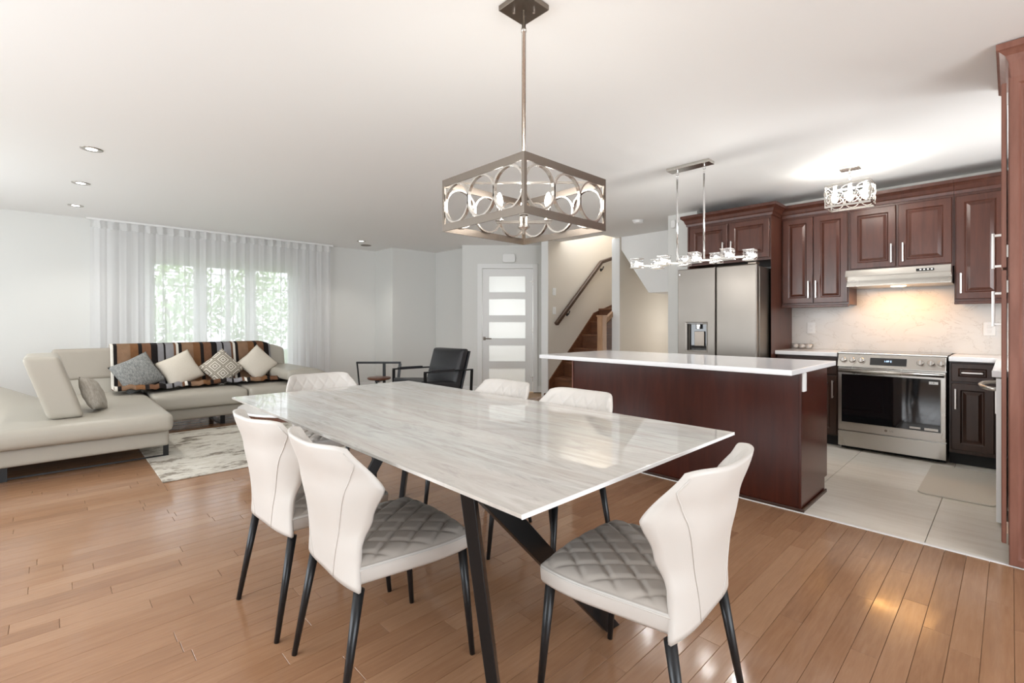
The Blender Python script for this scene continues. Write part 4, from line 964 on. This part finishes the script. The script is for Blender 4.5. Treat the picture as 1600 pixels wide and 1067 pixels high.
obj('leg', tleg((1.82-cx, 2.86-cy, .737), (1.745-cx, 2.91-cy, .0005)), 'black_metal', dt, bevel=.003)
obj('leg', tleg((1.80-cx, 2.84-cy, .737), (1.42-cx, 2.97-cy, .0005)), 'black_metal', dt, bevel=.003)

# ---- chairs; local x forward
def interp(tab, z):
    for (z0, v0), (z1, v1) in zip(tab, tab[1:]):
        if z <= z1:
            f_ = (z-z0)/(z1-z0); f_ = f_*f_*(3-2*f_)*.5+f_*.5; return v0+(v1-v0)*max(0, min(1, f_))
    return tab[-1][1]
WT = [(.375, .214), (.45, .205), (.53, .208), (.60, .234), (.69, .270), (.74, .250), (.832, .206)]
XT = [(.375, -.220), (.50, -.228), (.69, -.262), (.832, -.306)]
WR = [(.375, .028), (.50, .042), (.60, .085), (.69, .122), (.832, .066)]
def quilt(a, b, sp=.080):
    u = (a+b)/sp; v = (a-b)/sp; du = abs(u-round(u))*2; dv = abs(v-round(v))*2
    return min(1, du*2.6)**.55*min(1, dv*2.6)**.55
def back_pt(s, t, side):
    zb = .375+.012*(1-s*s); zt = .832-.014*abs(s)**10-.006*(1-s*s); z = zb+(zt-zb)*t
    w_ = interp(WT, z); x = interp(XT, z)+interp(WR, z)*abs(s)**3.4
    y = s*w_
    edge = max(abs(s)**10, (2*t-1)**10 if t > .5 else (2*t-1)**14); th_ = .034*(1-.75*edge)
    if side: # front (inner) face, quilted
        q = quilt(y*1.0, z*.7)*.006*(1-edge) if z > .46 else 0
        return Vector((x+th_+q, y*(.985), z))
    return Vector((x, y, z))
def make_chair():
    t = thing('dining_chair', '', 'chair', (0, 0, 0))
    bm = bmesh.new(); nu, nv = 84, 84
    A = grid(bm, 28, 30, lambda u, v: back_pt(u*2-1, v, 0)); B = grid(bm, nu, nv, lambda u, v: back_pt(u*2-1, v, 1), 1)
    def rim(Av, Bv):
        # stitch two polylines of different density
        i = j = 0; na, nb = len(Av)-1, len(Bv)-1
        while i < na or j < nb:
            if j >= nb or (i < na and (i+1)/na <= (j+1)/nb): bm.faces.new((Av[i], Av[i+1], Bv[j])); i += 1
            else: bm.faces.new((Av[i], Bv[j+1], Bv[j])); j += 1
    rim([r_[-1] for r_ in A], [r_[-1] for r_ in B]); rim([r_[0] for r_ in A], [r_[0] for r_ in B]); rim(A[0], B[0]); rim(A[-1], B[-1])
    bmesh.ops.recalc_face_normals(bm, faces=bm.faces)
    bk = obj('backrest', bm, ['leather_white', 'leather_white'], t, True)
    for s in (-1, 1):
        pts = []
        for k in range(25):
            tt = k/24; zq = .385+tt*.43; ss = s*min(.95, (.085+.155*tt**1.15)/interp(WT, zq)); p = back_pt(ss, .01+tt*.95, 0); p.x -= .0004; pts.append(p)
        obj('piping', tb(pts, .0020, 6), 'leather_white', bk, True)
    # seat
    bm = bmesh.new(); n_ = 100
    def sp_(u, v, z=None):
        a, b = u*2-1, v*2-1      # a: forward, b: lateral
        x = a*math.sqrt(1-(.16 if a > 0 else .03)*b*b); yy = b*math.sqrt(1-.24*max(0, a)*a)
        wd = .200+.052*(a+1)/2; X = .025+x*.213; Y = yy*wd
        e = max(abs(a)**12, abs(b)**12)
        q = quilt(X*.85, Y*1.12, .100)*.010
        zz = .458+.012*(1-a*a*.6)*(1-b*b)+q*(1-e)-.012*e
        return Vector((X, Y, zz))
    G = grid(bm, n_, n_, sp_, 1)
    loop = [G[i][0] for i in range(n_)]+[G[n_][j] for j in range(n_)]+[G[i][n_] for i in range(n_, 0, -1)]+[G[0][j] for j in range(n_, 0, -1)]
    prev = loop; c = Vector((.025, 0, 0))
    for dz, k in ((.006, 1.010), (.020, 1.014), (.050, 1.006), (.060, .985), (.062, .90)):
        cur_ = [bm.verts.new(Vector((c.x+(v.co.x-c.x)*k, v.co.y*k, .452-dz))) for v in loop]
        for i in range(len(loop)): bm.faces.new((prev[i], prev[(i+1) % len(loop)], cur_[(i+1) % len(loop)], cur_[i])).material_index = 0
        prev = cur_
    bm.faces.new(prev[::-1]).material_index = 0
    bmesh.ops.recalc_face_normals(bm, faces=bm.faces)
    lp_ = [Vector((c.x+(v.co.x-c.x)*1.016, v.co.y*1.016, .439)) for v in loop[::3]]
    st_ = obj('seat', bm, ['leather_white', 'leather_grey'], t, True)
    obj('piping', tb(lp_+[lp_[0]], .0026, 6, cap=False), 'leather_white', st_, True)
    for s in (-1, 1):
        obj('leg', tb([(.200, s*.200, .3905), (.236, s*.214, .0005)], [.0165, .0095], 14), 'black_leg', t, True)
        obj('leg', tb([(-.178, s*.186, .374), (-.245, s*.208, .0005)], [.017, .0095], 14), 'black_leg', t, True)
    return t
GC = 'white leather chairs around the dining table'
c1 = make_chair(); c1['group'] = GC
c1.location = (1.328, .802, 0); c1.rotation_euler = (0, 0, R(94)); c1['label'] = 'white chair with grey quilted seat nearest the camera at the table end, by the island'
dup(c1, (.868, 1.57, 0), R(-2), 'white chair with grey quilted seat on the left side of the table, in front')
dup(c1, (.84, 2.12, 0), R(3), 'white chair on the left side of the table behind the front left chair')
dup(c1, (1.40, 3.12+.13, 0), R(-92), 'white chair at the far end of the table nearest the sofa')
dup(c1, (1.84, 2.22, 0), R(178), 'white chair on the far side of the table in front of the glass paned door')
dup(c1, (1.83, 1.62, 0), R(180), 'white chair on the far side of the table against the island')
